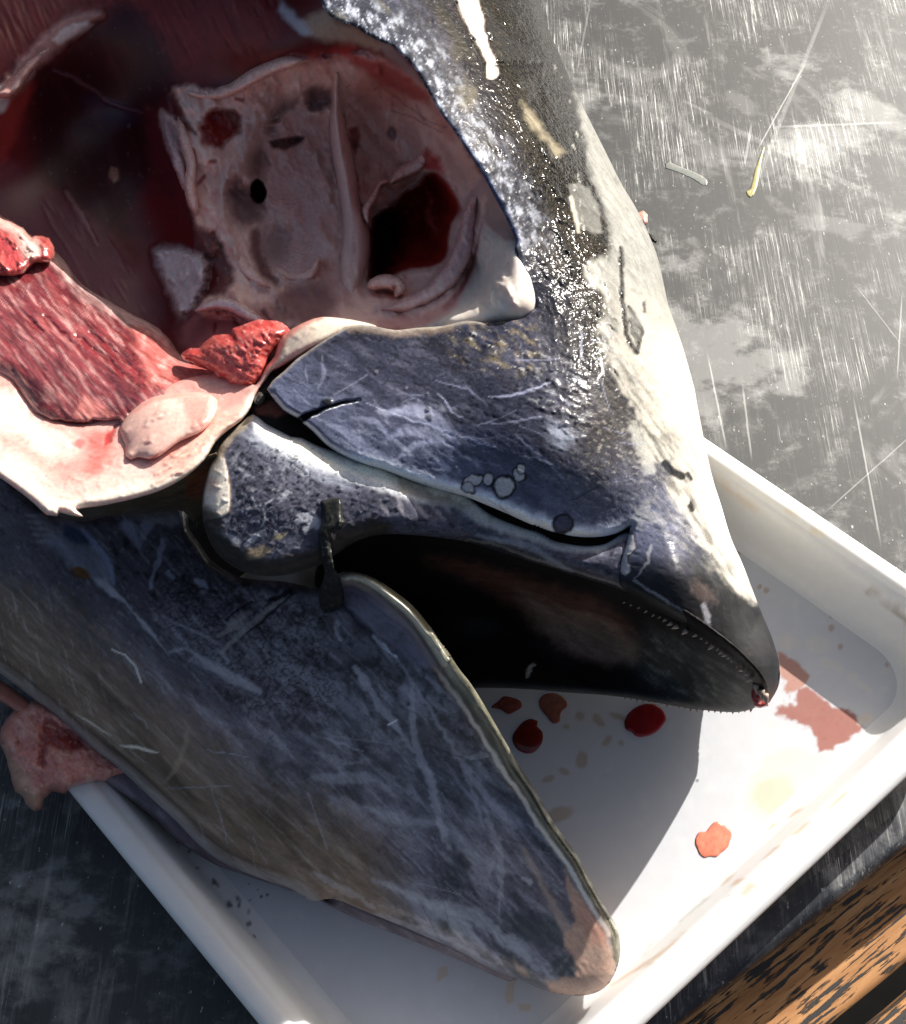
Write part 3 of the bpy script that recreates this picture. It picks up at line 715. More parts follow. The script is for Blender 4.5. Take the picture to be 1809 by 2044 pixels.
def head_paint(p):
    x, y = p.x, p.y
    # dorsal part: black, glossy, wet
    dors = sstep(-60, 120, (x - 1027) * 0.74 + (480 - y) * 0.30 + 20 - np.clip(y - 700, 0, 900) * 0.62)
    plate = 1 - dors
    p.mix(plate, LILAC, 0.31)
    p.noise(60, -0.1, 0.5, (0.028, 0.026, 0.035), 0.7, plate, 11, 30, 2)
    p.noise(26, 0.0, 0.5, (0.13, 0.13, 0.18), 0.55, plate, 12, 28, 3)
    p.noise(9, 0.1, 0.5, (0.02, 0.02, 0.025), 0.7, plate, 13, 20, 2, h=-0.03)
    p.noise(10, 0.05, 0.5, None, 1, plate, 14, 28, 4.0, h=0.012)
    p.noise(5, 0.05, 0.5, (0.20, 0.20, 0.26), 0.35, plate * sstep(-0.3, 0.3, fbm(x, y, 60, 2, 91)), 15, 28, 2.2)
    p.noise(5.5, 0.1, 0.5, (0.012, 0.012, 0.016), 0.45, plate, 16, 10, 2)
    warm = plate * sstep(1050, 1230, x) * sstep(1150, 950, y)
    p.mix(warm * 0.6, (0.055, 0.048, 0.038), 0.24)
    p.noise(6, 0.1, 0.45, (0.34, 0.32, 0.27), 0.6, warm, 17, 25, 2.5)
    # band along the cut rim: pale film, with glare painted in as flecks
    dr = line_dist(x, y, crom(RIM, False, 20))[0]
    band = sstep(95, 25, dr + 25 * p.wx) * sstep(560, 420, y)
    p.mix(band * 0.9, (0.05, 0.055, 0.075), 0.34)
    p.noise(16, -0.1, 0.4, (0.42, 0.45, 0.52), 0.75, band, 21, 60, 2, rough=0.5)
    p.noise(7, 0.05, 0.4, (0.02, 0.024, 0.035), 0.85, band, 22, 60, 2)
    p.noise(5, 0.2, 0.5, (0.6, 0.63, 0.7), 0.7, band, 24, 60, 1.8)
    p.noise(70, 0.15, 0.5, (0.16, 0.145, 0.10), 0.6, sstep(150, 60, dr) * sstep(330, 200, y), 23, 60, 2)
    p.mix(sstep(16, 4, dr) * sstep(200, 330, y) * sstep(520, 480, y) * 0.7, (0.05, 0.07, 0.15))
    # relief of the wet black skin
    p.noise(18, 0.0, 0.6, None, 1, dors, 31, 62, 2.5, h=0.13)
    p.noise(7, 0.0, 0.5, None, 1, dors, 32, 62, 2, h=0.06)
    p.noise(34, 0.18, 0.45, (0.016, 0.0155, 0.014), 0.7, dors, 33, 62, 2.5, rough=0.3)
    p.r -= dors * 0.12
    # olive and grey patches
    p.poly(c2([(880, 20), (950, 60), (1060, 230), (1120, 330), (1080, 360), (1000, 250), (930, 150)]), (0.045, 0.043, 0.036), 0.8, 10, 12)
    p.poly(c2([(1000, 0), (1000, -60), (1090, -60), (1140, 0), (1170, 100), (1200, 260), (1240, 340), (1265, 430), (1230, 462), (1190, 450), (1190, 360), (1110, 220), (1050, 100)]), (0.74, 0.62, 0.55), 1, 2, 4, 0.35, -0.1)
    p.stroke(c2([(990, -30), (1040, 100), (1100, 220), (1170, 350), (1180, 440)]), 4, (0.01, 0.01, 0.01), 0.9, 3, 2, h=-0.2)
    p.poly(c2([(1180, 20), (1290, 180), (1480, 330), (1510, 360), (1290, 370), (1230, 300), (1190, 150)]), (0.022, 0.023, 0.024), 0.7, 8, 10, 0.25)
    p.stroke(c2([(1250, 372), (1350, 375), (1500, 372)]), 5, BLK, 0.9, 3, 4, 0.15, -0.15)
    p.poly(c2([(1390, 590), (1450, 640), (1530, 760), (1640, 880), (1600, 910), (1500, 790), (1420, 700)]), (0.30, 0.26, 0.18), 0.8, 8, 10, 0.4)
    p.poly(c2([(1380, 470), (1450, 450), (1500, 560), (1430, 600)]), (0.035, 0.035, 0.033), 0.6, 10, 10)
    # the peeled, white dorsal side
    wm = p.poly(WHITE, (0.27, 0.27, 0.25), 1, 9, 10, 0.36, 0.0)
    p.mix(wm * sstep(520, 800, y), CREAM, 0.42)
    p.noise(40, 0.0, 0.6, (0.42, 0.41, 0.36), 0.4, wm, 41, 70, 3)
    bl = sstep(85, 0, line_dist(x, y, crom(b2([(430, 1400), (440, 1500), (510, 1650), (600, 1800), (640, 1900)]) + b1([(760, 240), (840, 480), (960, 700), (1100, 870)]), False))[0])
    p.mix(bl * wm * 0.6, (0.20, 0.20, 0.19))
    p.noise(11, -0.2, 0.4, (0.07, 0.07, 0.068), 0.8, bl, 45, 55, 6)
    p.noise(7, 0.1, 0.5, (0.30, 0.295, 0.265), 0.6, bl, 46, 55, 6)
    p.noise(13, 0.25, 0.5, (0.12, 0.12, 0.11), 0.6, wm * sstep(700, 400, y) * sstep(120, 40, line_dist(x, y, crom(b2([(345, 400), (380, 640), (480, 1000), (470, 1150), (480, 1500)]), False))[0]), 42, 62, 2.5)
    rt = wm * sstep(640, 760, y) * sstep(70, 130, line_dist(x, y, crom(b2([(430, 1400), (510, 1650), (640, 1900)]) + b1([(760, 240), (840, 480), (960, 700), (1100, 870)]), False))[0] + 60 * sstep(900, 1050, y))
    p.mix(rt * 0.85, (0.68, 0.63, 0.53), 0.42)
    near = sstep(70, 8, np.where(wm > 0.5, 99, line_dist(x, y, crom(WHITE, True, 20), True)[0])) * sstep(800, 1050, y)
    p.noise(12, -0.2, 0.5, (0.34, 0.33, 0.30), 0.8, near, 43, 40, 3)
    p.poly(b2([(300, 800), (350, 790), (400, 840), (430, 930), (450, 1010), (400, 1020), (340, 980), (310, 900)]), (0.15, 0.15, 0.14), 0.95, 3, 8, 0.35)
    p.stroke(b2([(310, 860), (330, 950), (345, 1010)]), 4, CREAM, 0.8, 2, 4)
    for q, wd in (([(525, 1130), (535, 1220), (530, 1300), (545, 1380), (550, 1450), (570, 1500), (598, 1535)], 5), ([(600, 1520), (622, 1450), (600, 1400), (575, 1350), (562, 1335)], 4), ([(628, 1320), (630, 1360)], 3), ([(575, 1400), (600, 1480)], 7), ([(530, 1080), (536, 1160)], 4)):
        p.stroke(b2(q), wd, BLK, 0.95, 2, 4, 0.2, 0.08)
    p.poly(b2([(560, 1350), (610, 1400), (615, 1470), (590, 1500), (560, 1440)]), (0.14, 0.14, 0.13), 0.7, 4, 8)
    for q, wd in (([(735, 255), (770, 290), (810, 310)], 8), ([(850, 430), (858, 460)], 4), ([(835, 300), (850, 325)], 4), ([(840, 445), (850, 462)], 3), ([(1138, 918), (1146, 945)], 4), ([(1160, 985), (1165, 995)], 2)):
        p.stroke(b1(q), wd, BLK, 0.95, 2, 3, 0.25)
    p.stroke(b1([(600, 100), (640, 200), (670, 280)]), 12, (0.30, 0.30, 0.275), 0.8, 6, 9)
    p.stroke(b2([(440, 1560), (450, 1620), (430, 1650)]), 2, (0.8, 0.8, 0.75), 0.8, 1.5, 3)
    for q in ([(610, 570), (640, 640)], [(640, 500), (650, 600)], [(655, 760), (690, 850)], [(270, 440), (285, 520)]): p.stroke(b2([(a - 330 + 0, b) if False else (a, b) for a, b in q]), 3, (0.8, 0.8, 0.76), 0.0)
    p.noise(9, 0.35, 0.5, (0.62, 0.62, 0.56), 0.7, sstep(60, 10, line_dist(x, y, crom(b2([(300, 330), (345, 520), (385, 720), (450, 900)]), False))[0]) * (1 - wm), 44, 65, 4)
    # snout
    sn = sstep(1060, 1180, y) * sstep(1150, 1260, x) * (1 - wm)
    p.mix(sn * 0.92, (0.020, 0.021, 0.023), 0.42)
    p.noise(30, 0.0, 0.5, (0.036, 0.034, 0.034), 0.6, sn, 51, 55, 3)
    p.noise(12, 0.2, 0.5, (0.06, 0.058, 0.062), 0.4, sn, 52, 35, 2)
    p.poly(b1([(870, 770), (950, 830), (960, 880), (900, 870), (850, 830)]), (0.16, 0.12, 0.11), 0.45, 8, 14)
    p.stroke(b1([(905, 880), (925, 930), (915, 990)]), [4, 7, 4], (0.27, 0.27, 0.30), 0.7, 3, 6)
    p.stroke(b1([(600, 780), (640, 800), (760, 880), (860, 940), (940, 975)]), [2, 3, 2, 3, 1], (0.24, 0.24, 0.27), 0.7, 2, 5)
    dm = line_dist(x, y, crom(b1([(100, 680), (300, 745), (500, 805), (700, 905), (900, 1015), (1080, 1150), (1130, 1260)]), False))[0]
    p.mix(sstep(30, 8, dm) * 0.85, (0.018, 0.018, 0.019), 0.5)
    p.mix(sstep(9, 2, np.abs(dm - 12)) * 0.25, (0.10, 0.10, 0.10))
    # plate detail
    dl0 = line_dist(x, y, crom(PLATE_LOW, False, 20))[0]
    p.mix(sstep(190, 20, dl0 + 40 * fbm(x, y, 60, 3, 18)) * plate * (1 - sn) * (1 - wm) * 0.5, (0.16, 0.18, 0.28), 0.28)  # bluish sky sheen painted on, fading away from the lower edge
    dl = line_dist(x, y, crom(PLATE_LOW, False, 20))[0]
    p.mix(sstep(34, 3, dl + 7 * p.wx) * sstep(650, 760, x) * sstep(1290, 1150, x) * 0.85, (0.72, 0.76, 0.86), 0.34)  # bright glare along the lower rim, put into the colour
    p.mix(sstep(5, 1, np.abs(dl - 4)) * 0.5, (0.55, 0.55, 0.55))
    for q, wd, a in (([(820, 640), (900, 620), (1000, 640), (1080, 700), (1150, 790)], [3, 12, 16, 14, 4], 0.6), ([(800, 780), (900, 720), (1000, 740), (1140, 810)], [3, 9, 15, 4], 0.5), ([(860, 860), (950, 790), (1080, 770)], [3, 8, 3], 0.5),
                     ([(640, 660), (760, 680), (820, 760)], [3, 7, 3], 0.4), ([(470, 660), (600, 720), (700, 800), (850, 860)], [3, 8, 10, 4], 0.45), ([(720, 590), (850, 640), (1000, 690), (1330, 800)], [1, 1.6, 1.4, 1], 0.9), ([(1060, 540), (1130, 630), (1180, 660)], [1, 2, 1], 0.8),
                     ([(1300, 560), (1450, 545), (1600, 490)], [1, 3, 1.5], 0.7), ([(1250, 690), (1400, 680), (1560, 650)], [1, 2, 1], 0.5), ([(1050, 480), (1200, 520), (1300, 600)], [1, 2, 1], 0.4), ([(1750, 240), (1750, 320), (1745, 390)], [1, 1.5, 1], 0.7), ([(1430, 740), (1620, 900), (1660, 950)], [1, 2, 1], 0.5),
                     ([(500, 360), (510, 450), (480, 520)], [2, 4, 2], 0.3), ([(420, 420), (425, 480)], [1, 2, 1], 0.5), ([(1450, 840), (1560, 860), (1640, 900)], [1, 2, 1], 0.5)):
        p.stroke(c4(q), wd, FILM * 1.15, a, None, 5, 0.4)
    p.noise(22, 0.1, 0.45, (0.36, 0.38, 0.47), 0.55, p.mask(c4([(800, 560), (1150, 600), (1250, 850), (1100, 1000), (900, 940), (650, 820), (700, 660)]), 20, 15), 63, 40, 3)
    p.poly(c4([(1590, 680), (1680, 700), (1720, 770), (1660, 830), (1600, 780)]), (0.34, 0.37, 0.45), 0.55, 14, 12)
    wr = p.mask(c4([(1120, 240), (1250, 180), (1480, 190), (1560, 330), (1480, 480), (1300, 420), (1160, 380)]), 20, 12)
    p.noise(14, -0.1, 0.45, (0.19, 0.155, 0.10), 0.8, wr, 61, 35, 2)
    p.noise(9, 0.0, 0.5, None, 1, wr, 62, 25, 4, h=0.05)
    p.noise(8, 0.25, 0.5, (0.5, 0.48, 0.42), 0.7, wr, 64, 25, 3)
    ws = p.mask(c4([(1450, 330), (1700, 330), (1800, 560), (1750, 800), (1600, 700), (1480, 560)]), 30, 15)
    p.noise(12, -0.1, 0.5, None, 1, ws, 65, 25, 2, h=0.07)
    p.noise(10, 0.05, 0.5, (0.26, 0.27, 0.29), 0.7, ws, 66, 25, 2)
    p.stroke(c4([(640, 225), (740, 240), (850, 255), (1000, 240), (1120, 225)]), 8, (0.24, 0.18, 0.13), 0.6, 6, 6)
    p.blob(*c4([(525, 582)])[0], 10, 8, (0.03, 0.03, 0.03), 0.9, 0, 0.3, 2, 0.15, 0.12)
    p.stroke(c4([(393, 668), (450, 640), (520, 610), (600, 585), (680, 574)]), [7, 5, 3, 3, 1], BLK, 0.95, 2, 2, 0.5, -0.5)
    p.stroke(c4([(450, 655), (540, 612), (620, 588), (678, 577)]), 1.4, (0.7, 0.7, 0.68), 0.9, 1.2, 2, h=0.03)  # pale line painted as the lit edge of the slit
    for X, Y, r in ((1010, 615, 6), (1017, 655, 7), (1007, 545, 4), (760, 437, 4), (905, 515, 3), (1145, 902, 4)):
        P_ = c4([(X, Y)])[0]; p.blob(*P_, r, r, (0.14, 0.14, 0.17), 0.8, 0, 0.3, 1, 0.12, 0.05)
    p.contrast(0.3, 0.08, plate)
    for k in range(60):
        r_ = np.random.RandomState(700 + k); X0, Y0 = 560 + 700 * r_.rand(), 680 + 360 * r_.rand(); L_ = 20 + 70 * r_.rand(); a_ = math.radians(r_.choice((28, 30, -15, 60)) + 12 * r_.randn())
        p.stroke([(X0, Y0), (X0 + L_ * 0.5 * math.cos(a_), Y0 + L_ * 0.5 * math.sin(a_) + 3 * r_.randn()), (X0 + L_ * math.cos(a_), Y0 + L_ * math.sin(a_))], 0.6 + 0.7 * r_.rand(), FILM if r_.rand() < 0.7 else BLK, 0.35 + 0.35 * r_.rand(), 1.2, 2)
    # shrunken film spots with dark outlines
    for X, Y, rx, ry, a in ((1225, 965, 20, 10, -25), (1205, 1000, 13, 9, 20), (1302, 957, 10, 11, 0), (1378, 992, 18, 19, 20), (1450, 935, 12, 10, 60), (1460, 905, 8, 9, 0), (1662, 1170, 17, 16, 0)):
        P_ = c4([(X, Y)])[0]
        p.blob(P_[0], P_[1], rx * 1.32, ry * 1.32, (0.008, 0.008, 0.010), 1, a, 0.13, 6)
        p.blob(P_[0], P_[1], rx, ry, (0.46, 0.46, 0.5) if Y < 1100 else LILAC * 1.6, 1.0, a, 0.15, 6, h=0.02)
    for q, wd in (([(575, 590), (590, 620), (560, 650), (545, 690), (560, 730)], 9), ([(490, 630), (530, 600), (550, 590)], 5)):
        p.stroke(b1(q), wd + 2.5, (0.03, 0.03, 0.035), 0.8, 1.5, 6)
        p.stroke(b1(q), wd - 1, (0.42, 0.42, 0.45), 1, 1.5, 6)
    for q, wd in (([(460, 640), (450, 700), (435, 750)], [4, 8, 5]), ([(670, 620), (660, 690), (600, 770)], [2, 3, 1]), ([(600, 520), (640, 470), (660, 420)], [10, 14, 6]), ([(620, 480), (680, 500), (740, 520)], [8, 12, 4])):
        p.stroke(b1(q), wd, (0.40, 0.40, 0.43), 0.65, None, 7)
    p.noise(11, 0.0, 0.5, (0.36, 0.36, 0.37), 0.6, p.mask(b1([(560, 420), (700, 400), (800, 500), (760, 600), (640, 560), (580, 520)]), 20, 15), 67, 40, 2)
    # whitish cut edge of the plate
    pt_ = line_dist(x, y, crom(PLATE_TOP, False, 20))[0]
    p.mix(sstep(7, 1, pt_ + 3 * p.wx) * 0.5, (0.5, 0.45, 0.36))

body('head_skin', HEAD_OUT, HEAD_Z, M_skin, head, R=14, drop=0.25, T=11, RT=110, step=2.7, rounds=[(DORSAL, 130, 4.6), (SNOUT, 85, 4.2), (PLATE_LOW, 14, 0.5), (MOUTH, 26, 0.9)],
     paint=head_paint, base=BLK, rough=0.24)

# upper jaw bone: broad paddle at the hinge, tapering to the snout under the cheek plate
MAX_TOP = c4([(165, 640), (230, 688), (300, 725), (350, 750), (400, 756), (480, 795), (600, 835), (700, 868), (800, 900), (900, 938), (1000, 972), (1100, 1000), (1180, 1025), (1300, 1118), (1400, 1165), (1500, 1200), (1600, 1235)]) + b1([(150, 550), (220, 590), (300, 612), (380, 622), (470, 612), (560, 560), (640, 580)])
MAX_LOW = b1([(650, 840), (600, 848), (500, 803), (400, 773), (300, 743), (200, 713), (100, 680)]) + c6([(1809, 372), (1650, 346), (1500, 330), (1350, 320), (1200, 330), (1080, 370), (1000, 420), (930, 470), (850, 520), (780, 540), (680, 575), (560, 590), (450, 585), (340, 555), (250, 500), (180, 430), (130, 340), (104, 260), (97, 200)])
MAX_LEFT = c3([(1170, 1600), (1200, 1480), (1230, 1400), (1275, 1310), (1335, 1240), (1400, 1180)])
MAX_Z = [(500, 840, 14.0), (420, 1000, 13.4), (550, 1000, 14), (450, 1100, 12.9), (570, 1140, 12.6), (650, 1090, 13), (700, 930, 14.0), (800, 1000, 14), (900, 1080, 12.9), (900, 985, 13.3), (1050, 1062, 12.6),
         (1050, 1112, 12.2), (1150, 1100, 12.1), (1200, 1155, 11.4), (1240, 1100, 11.9), (1240, 1185, 11.1), (1290, 1120, 10.9), (1290, 1200, 10.1)]
def max_paint(p):
    x, y = p.x, p.y
    p.noise(22, 0.0, 0.5, (0.11, 0.11, 0.14), 0.7, None, 101, 20, 2)
    p.noise(9, 0.05, 0.45, (0.02, 0.02, 0.026), 0.7, None, 102, 10, 2)
    top = line_dist(x, y, crom(MAX_TOP, False, 20))[0]
    pad = sstep(760, 640, x)
    bandw = np.interp(x, [500, 600, 750, 850, 900, 1000, 1250], [30, 46, 46, 40, 32, 22, 8])
    m = sstep(bandw + 8, bandw - 8, top + 6 * p.wx) * sstep(495, 520, x)
    p.mix(m * 0.9, (0.52, 0.53, 0.54), 0.3)
    p.mix(sstep(bandw * 0.9, bandw * 0.45, top + 5 * p.wx) * sstep(520, 640, x) * sstep(1000, 880, x) * 0.95, CREAM * 1.2, 0.32)
    p.noise(8, 0.1, 0.5, (0.30, 0.31, 0.33), 0.7, m, 103, 28, 2)
    p.mix(sstep(18, 6, np.abs(top - bandw - 8)) * pad * 0.4, (0.4, 0.43, 0.5))
    p.poly(c4([(830, 930), (930, 960), (1000, 1000), (1150, 1060), (1200, 1090), (1100, 1080), (980, 1060), (870, 1000)]), (0.25, 0.2, 0.14), 0.7, 10, 10)
    for q in ([(860, 1040), (890, 1120)], [(940, 1060), (1000, 1140)], [(1020, 1080), (1090, 1150)], [(1080, 1060), (1120, 1120)], [(780, 1060), (820, 1130)]): p.stroke(c4(q), [2, 5, 2], (0.34, 0.32, 0.34), 0.5, 3, 5)
    p.noise(26, 0.0, 0.5, (0.2, 0.13, 0.11), 0.4, sstep(850, 900, x) * sstep(1120, 1000, x), 104, 60, 2)
    p.contrast(0.25, 0.10)
    # cream cut edge of the paddle
    p.poly(c6([(100, 240), (95, 150), (110, 60), (130, -40), (150, -130), (200, -190), (240, -170), (260, -60), (270, 0), (276, 140), (250, 190), (215, 215), (150, 225), (110, 242)]), (0.84, 0.76, 0.65), 1, 2.5, 2, 0.35, 0.06)
    p.stroke(c3([(1460, 1120), (1400, 1190), (1335, 1245), (1290, 1320), (1250, 1400)]), [9, 12, 11, 8, 6], (0.40, 0.34, 0.25), 0.9, 5, 5)
    p.stroke(c3([(1430, 1150), (1340, 1230), (1270, 1320)]), 3, (0.8, 0.72, 0.6), 0.6, 3, 5)
    p.poly(c3([(1200, 1500), (1260, 1510), (1265, 1590), (1215, 1590)]), (0.5, 0.25, 0.22), 0.5, 8, 8)
    p.stroke(c6([(110, 245), (160, 228), (220, 214), (262, 185), (278, 140), (272, 0), (262, -60)]), 1.6, (0.16, 0.09, 0.04), 0.8, 1.5, 2)
    # scribbled membrane
    sc = p.mask(c6([(290, -200), (700, -200), (830, 0), (830, 240), (600, 330), (300, 330), (150, 260), (290, 190)]), 12, 8)
    p.noise(13, 0.62, 0.8, (0.02, 0.02, 0.028), 0.85, sc, 105, 40, 1.6, 2, ridge=True, h=-0.03)
    p.noise(18, 0.1, 0.5, (0.33, 0.34, 0.38), 0.65, sc, 106, -40, 2, h=0.03)
    for q, wd in (([(410, 60), (430, 120), (490, 140), (550, 95)], 2), ([(490, 140), (500, 220), (480, 270)], 2), ([(380, 390), (430, 340), (480, 310)], 5), ([(150, 260), (230, 320), (330, 370)], 5), ([(720, 220), (800, 200), (840, 260)], 9), ([(760, 290), (830, 230)], 6)):
        p.stroke(c6(q), wd, (0.46, 0.47, 0.53), 0.75, None, 4)
    p.poly(c6([(540, 350), (600, 310), (650, 300), (600, 350)]), (0.5, 0.42, 0.22), 0.7, 5, 6)
    # lower rim
    p.noise(6, 0.1, 0.5, (0.26, 0.27, 0.33), 0.35, None, 109, 20, 2)
    low = line_dist(x, y, crom(c6([(1200, 330), (1080, 370), (1000, 420), (930, 470), (850, 520), (780, 540), (680, 575), (560, 590), (450, 585), (340, 555), (250, 500), (180, 430), (130, 340), (104, 260)]), False))[0]
    lw = sstep(46, 26, low + 6 * p.wx)
    p.mix(lw * 0.9, (0.035, 0.03, 0.024), 0.42)
    p.noise(20, 0.0, 0.5, (0.07, 0.055, 0.04), 0.5, lw, 107, 10, 3)
    p.blob(*c6([(460, 435)])[0], 24, 12, (0.42, 0.32, 0.2), 0.8, -15, 0.4, 6)
    me = line_dist(x, y, crom(b1([(-140, 610), (0, 640), (100, 680), (200, 713), (300, 743), (400, 773), (500, 803), (640, 870)]), False))[0]
    p.mix(sstep(20, 6, me) * 0.8, (0.02, 0.02, 0.024), 0.45)
    p.mix(sstep(3.5, 1, np.abs(me - 8 - 3 * p.wx)) * 0.5, (0.35, 0.33, 0.30))
    p.stroke(b1([(-100, 575), (20, 600), (140, 625), (240, 690), (320, 735)]), [3, 6, 9, 6, 2], (0.34, 0.37, 0.43), 0.55, None, 6)
    p.noise(10, 0.1, 0.5, None, 1, None, 108, 20, 2, h=0.06)
jaw_bone = body('upper_jaw', MAX_TOP + MAX_LOW + MAX_LEFT, MAX_Z, M_skin, head, R=38, drop=1.1, T=2.6, RT=60, step=3, rounds=[(b1([(0, 640), (200, 713), (400, 773), (600, 848)]), 30, 0.5)], paint=max_paint, base=(0.085, 0.086, 0.12), rough=0.3)
jaw_bone['label'] = 'upper jaw bone with a cream cut edge'

# roof of the mouth and the far half of the upper jaw
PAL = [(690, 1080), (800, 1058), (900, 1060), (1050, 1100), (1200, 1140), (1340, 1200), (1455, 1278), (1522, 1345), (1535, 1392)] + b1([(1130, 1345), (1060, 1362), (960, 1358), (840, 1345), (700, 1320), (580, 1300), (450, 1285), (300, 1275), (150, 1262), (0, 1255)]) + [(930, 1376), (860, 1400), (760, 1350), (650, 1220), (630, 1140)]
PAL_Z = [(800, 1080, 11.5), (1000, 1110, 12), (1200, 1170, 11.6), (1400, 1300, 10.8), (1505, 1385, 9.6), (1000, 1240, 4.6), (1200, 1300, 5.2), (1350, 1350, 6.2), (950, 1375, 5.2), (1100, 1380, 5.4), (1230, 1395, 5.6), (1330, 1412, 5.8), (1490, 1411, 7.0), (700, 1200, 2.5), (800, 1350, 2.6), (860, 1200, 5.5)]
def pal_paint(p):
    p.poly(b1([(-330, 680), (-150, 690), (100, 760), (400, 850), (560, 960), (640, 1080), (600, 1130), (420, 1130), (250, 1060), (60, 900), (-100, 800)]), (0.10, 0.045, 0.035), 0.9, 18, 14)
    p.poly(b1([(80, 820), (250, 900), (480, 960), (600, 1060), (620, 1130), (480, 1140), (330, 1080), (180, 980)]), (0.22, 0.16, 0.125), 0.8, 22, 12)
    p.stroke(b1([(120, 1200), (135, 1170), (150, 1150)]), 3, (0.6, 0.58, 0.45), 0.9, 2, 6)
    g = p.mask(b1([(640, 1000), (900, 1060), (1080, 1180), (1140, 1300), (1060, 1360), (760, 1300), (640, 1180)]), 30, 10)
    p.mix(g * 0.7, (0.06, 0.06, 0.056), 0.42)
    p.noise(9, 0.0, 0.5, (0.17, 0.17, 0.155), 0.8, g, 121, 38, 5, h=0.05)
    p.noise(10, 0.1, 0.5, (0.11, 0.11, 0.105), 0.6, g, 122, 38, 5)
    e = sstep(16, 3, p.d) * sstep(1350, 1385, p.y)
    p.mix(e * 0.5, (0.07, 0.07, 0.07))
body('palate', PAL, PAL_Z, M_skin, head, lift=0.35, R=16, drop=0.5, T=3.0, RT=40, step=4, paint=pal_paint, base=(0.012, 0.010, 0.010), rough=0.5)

# teeth along both edges of the upper jaw
def tooth_mesh():
    V = []; Fc = []; L = [(0, 1.0), (0.35, 0.85), (0.7, 0.5), (1.0, 0.08)]
    for k, (h, r) in enumerate(L):
        for i in range(7):
            a = i / 7 * 2 * math.pi; V.append((0.32 * r * math.cos(a) + 0.12 * h * h, 0.32 * r * math.sin(a), h))
    for k in range(3):
        for i in range(7): Fc.append((k * 7 + i, k * 7 + (i + 1) % 7, (k + 1) * 7 + (i + 1) % 7, (k + 1) * 7 + i))
    Fc += [tuple(range(7))[::-1], tuple(range(21, 28))]
    me = bpy.data.meshes.new('tooth'); me.from_pydata(V, [], Fc); me.update()
    a = me.color_attributes.new('tint', 'FLOAT_COLOR', 'POINT'); a.data.foreach_set('color', np.tile((0.33, 0.27, 0.22, 1), (28, 1)).astype(np.float32).ravel())
    a = me.attributes.new('gloss', 'FLOAT', 'POINT'); a.data.foreach_set('value', np.full(28, 0.25, np.float32))
    me.polygons.foreach_set('use_smooth', np.full(len(me.polygons), True)); me.materials.append(M_tooth)
    return me
TM = tooth_mesh()
rt_ = random.Random(4)
fh = tps(HEAD_Z); fp = tps(PAL_Z)
HO = ORIGIN[head.name]
def tooth(px_, py_, z, size, tipx, tipy, tipz):
    o = bpy.data.objects.new('tooth', TM); COL.objects.link(o); o.parent = head
    p0 = at(px_, py_, z); p1 = at(px_ + tipx, py_ + tipy, z + tipz)
    o.location = p0 - HO; o.scale = (size,) * 3
    o.rotation_euler = Vector(p1 - p0).to_track_quat('Z', 'X').to_euler()
for (X, Y) in ((553, 873), (583, 884), (618, 897), (650, 912), (683, 928), (710, 939), (735, 950), (764, 966), (790, 980), (830, 998), (872, 1018), (897, 1034), (920, 1050), (945, 1066), (968, 1082), (986, 1094), (1003, 1106), (1019, 1120), (1033, 1134), (1055, 1158), (1078, 1172), (1100, 1190), (1118, 1212)):
    q = b1([(X, Y)])[0]
    tooth(q[0] + 2, q[1] - 1, float(fp(np.array([q[0]]), np.array([q[1]]))[0]) * 0.01 + 0.0145, rt_.choice((0.0016, 0.0024, 0.0032)) * rt_.uniform(0.85, 1.15), -12 + rt_.uniform(-3, 3), 8 + rt_.uniform(-3, 4), -0.002)
for (X, Y, s_) in ((1140, 1235, 0.005), (1163, 1262, 0.0055), (1182, 1282, 0.005)):
    q = b1([(X, Y)])[0]; tooth(q[0], q[1], 0.118, s_, 1, 12, -0.002)
for k in range(22):
    t = k / 21; X = 1120 - t * 560; q = b1([(X, np.interp(X, [450, 580, 700, 840, 960, 1060, 1120], [1285, 1299, 1319, 1344, 1357, 1361, 1350]))])[0]
    tooth(q[0], q[1] - 3, 0.056 + 0.012 * (1 - t), rt_.uniform(0.0016, 0.0026), -2, 8, 0.0)

# bloody gum at the very tip
def gum_paint(p):
    p.noise(8, -0.1, 0.5, (0.75, 0.45, 0.4), 0.6, None, 131)
body('gum', b1([(1120, 1235), (1150, 1235), (1172, 1260), (1195, 1290), (1195, 1335), (1160, 1345), (1135, 1340), (1120, 1300)]), [], M_flesh, head, R=8, drop=0.5, T=1.0, RT=15, step=2.5, paint=gum_paint, base=(0.35, 0.04, 0.04), rough=0.25,
     zfun=lambda x, y: np.full(len(x), 8.0))

# ------------------------------------------------------------------ lower jaw
JAW_UP = c3([(-230, 1300), (-100, 1420), (0, 1485), (100, 1555), (200, 1635), (300, 1712), (370, 1735), (500, 1722), (600, 1705), (800, 1688), (1000, 1665), (1075, 1662), (1088, 1720), (1100, 1800), (1150, 1870)]) + c6([(150, 485), (250, 555), (340, 598), (450, 612), (600, 622), (720, 642), (840, 668), (900, 640), (960, 575), (1050, 560), (1150, 580), (1250, 630), (1350, 700), (1450, 780), (1550, 900), (1620, 1000), (1690, 1110)])
JAW_R = b4([(640, 100), (700, 200), (770, 290), (850, 420), (930, 560), (1000, 680), (1080, 800), (1150, 930), (1220, 1030), (1290, 1130), (1340, 1230), (1400, 1340), (1455, 1430), (1480, 1500), (1483, 1600), (1455, 1690), (1410, 1750), (1330, 1785), (1240, 1785), (1130, 1765), (1000, 1710), (850, 1650), (700, 1570), (560, 1510), (400, 1440), (250, 1380), (100, 1320)])
JAW_LOW = b3([(1500, 1180), (1400, 1120), (1200, 1050), (1050, 980), (950, 900), (850, 795), (750, 705), (600, 565), (450, 452), (300, 322), (180, 222), (80, 142), (0, 82), (-200, -40)])
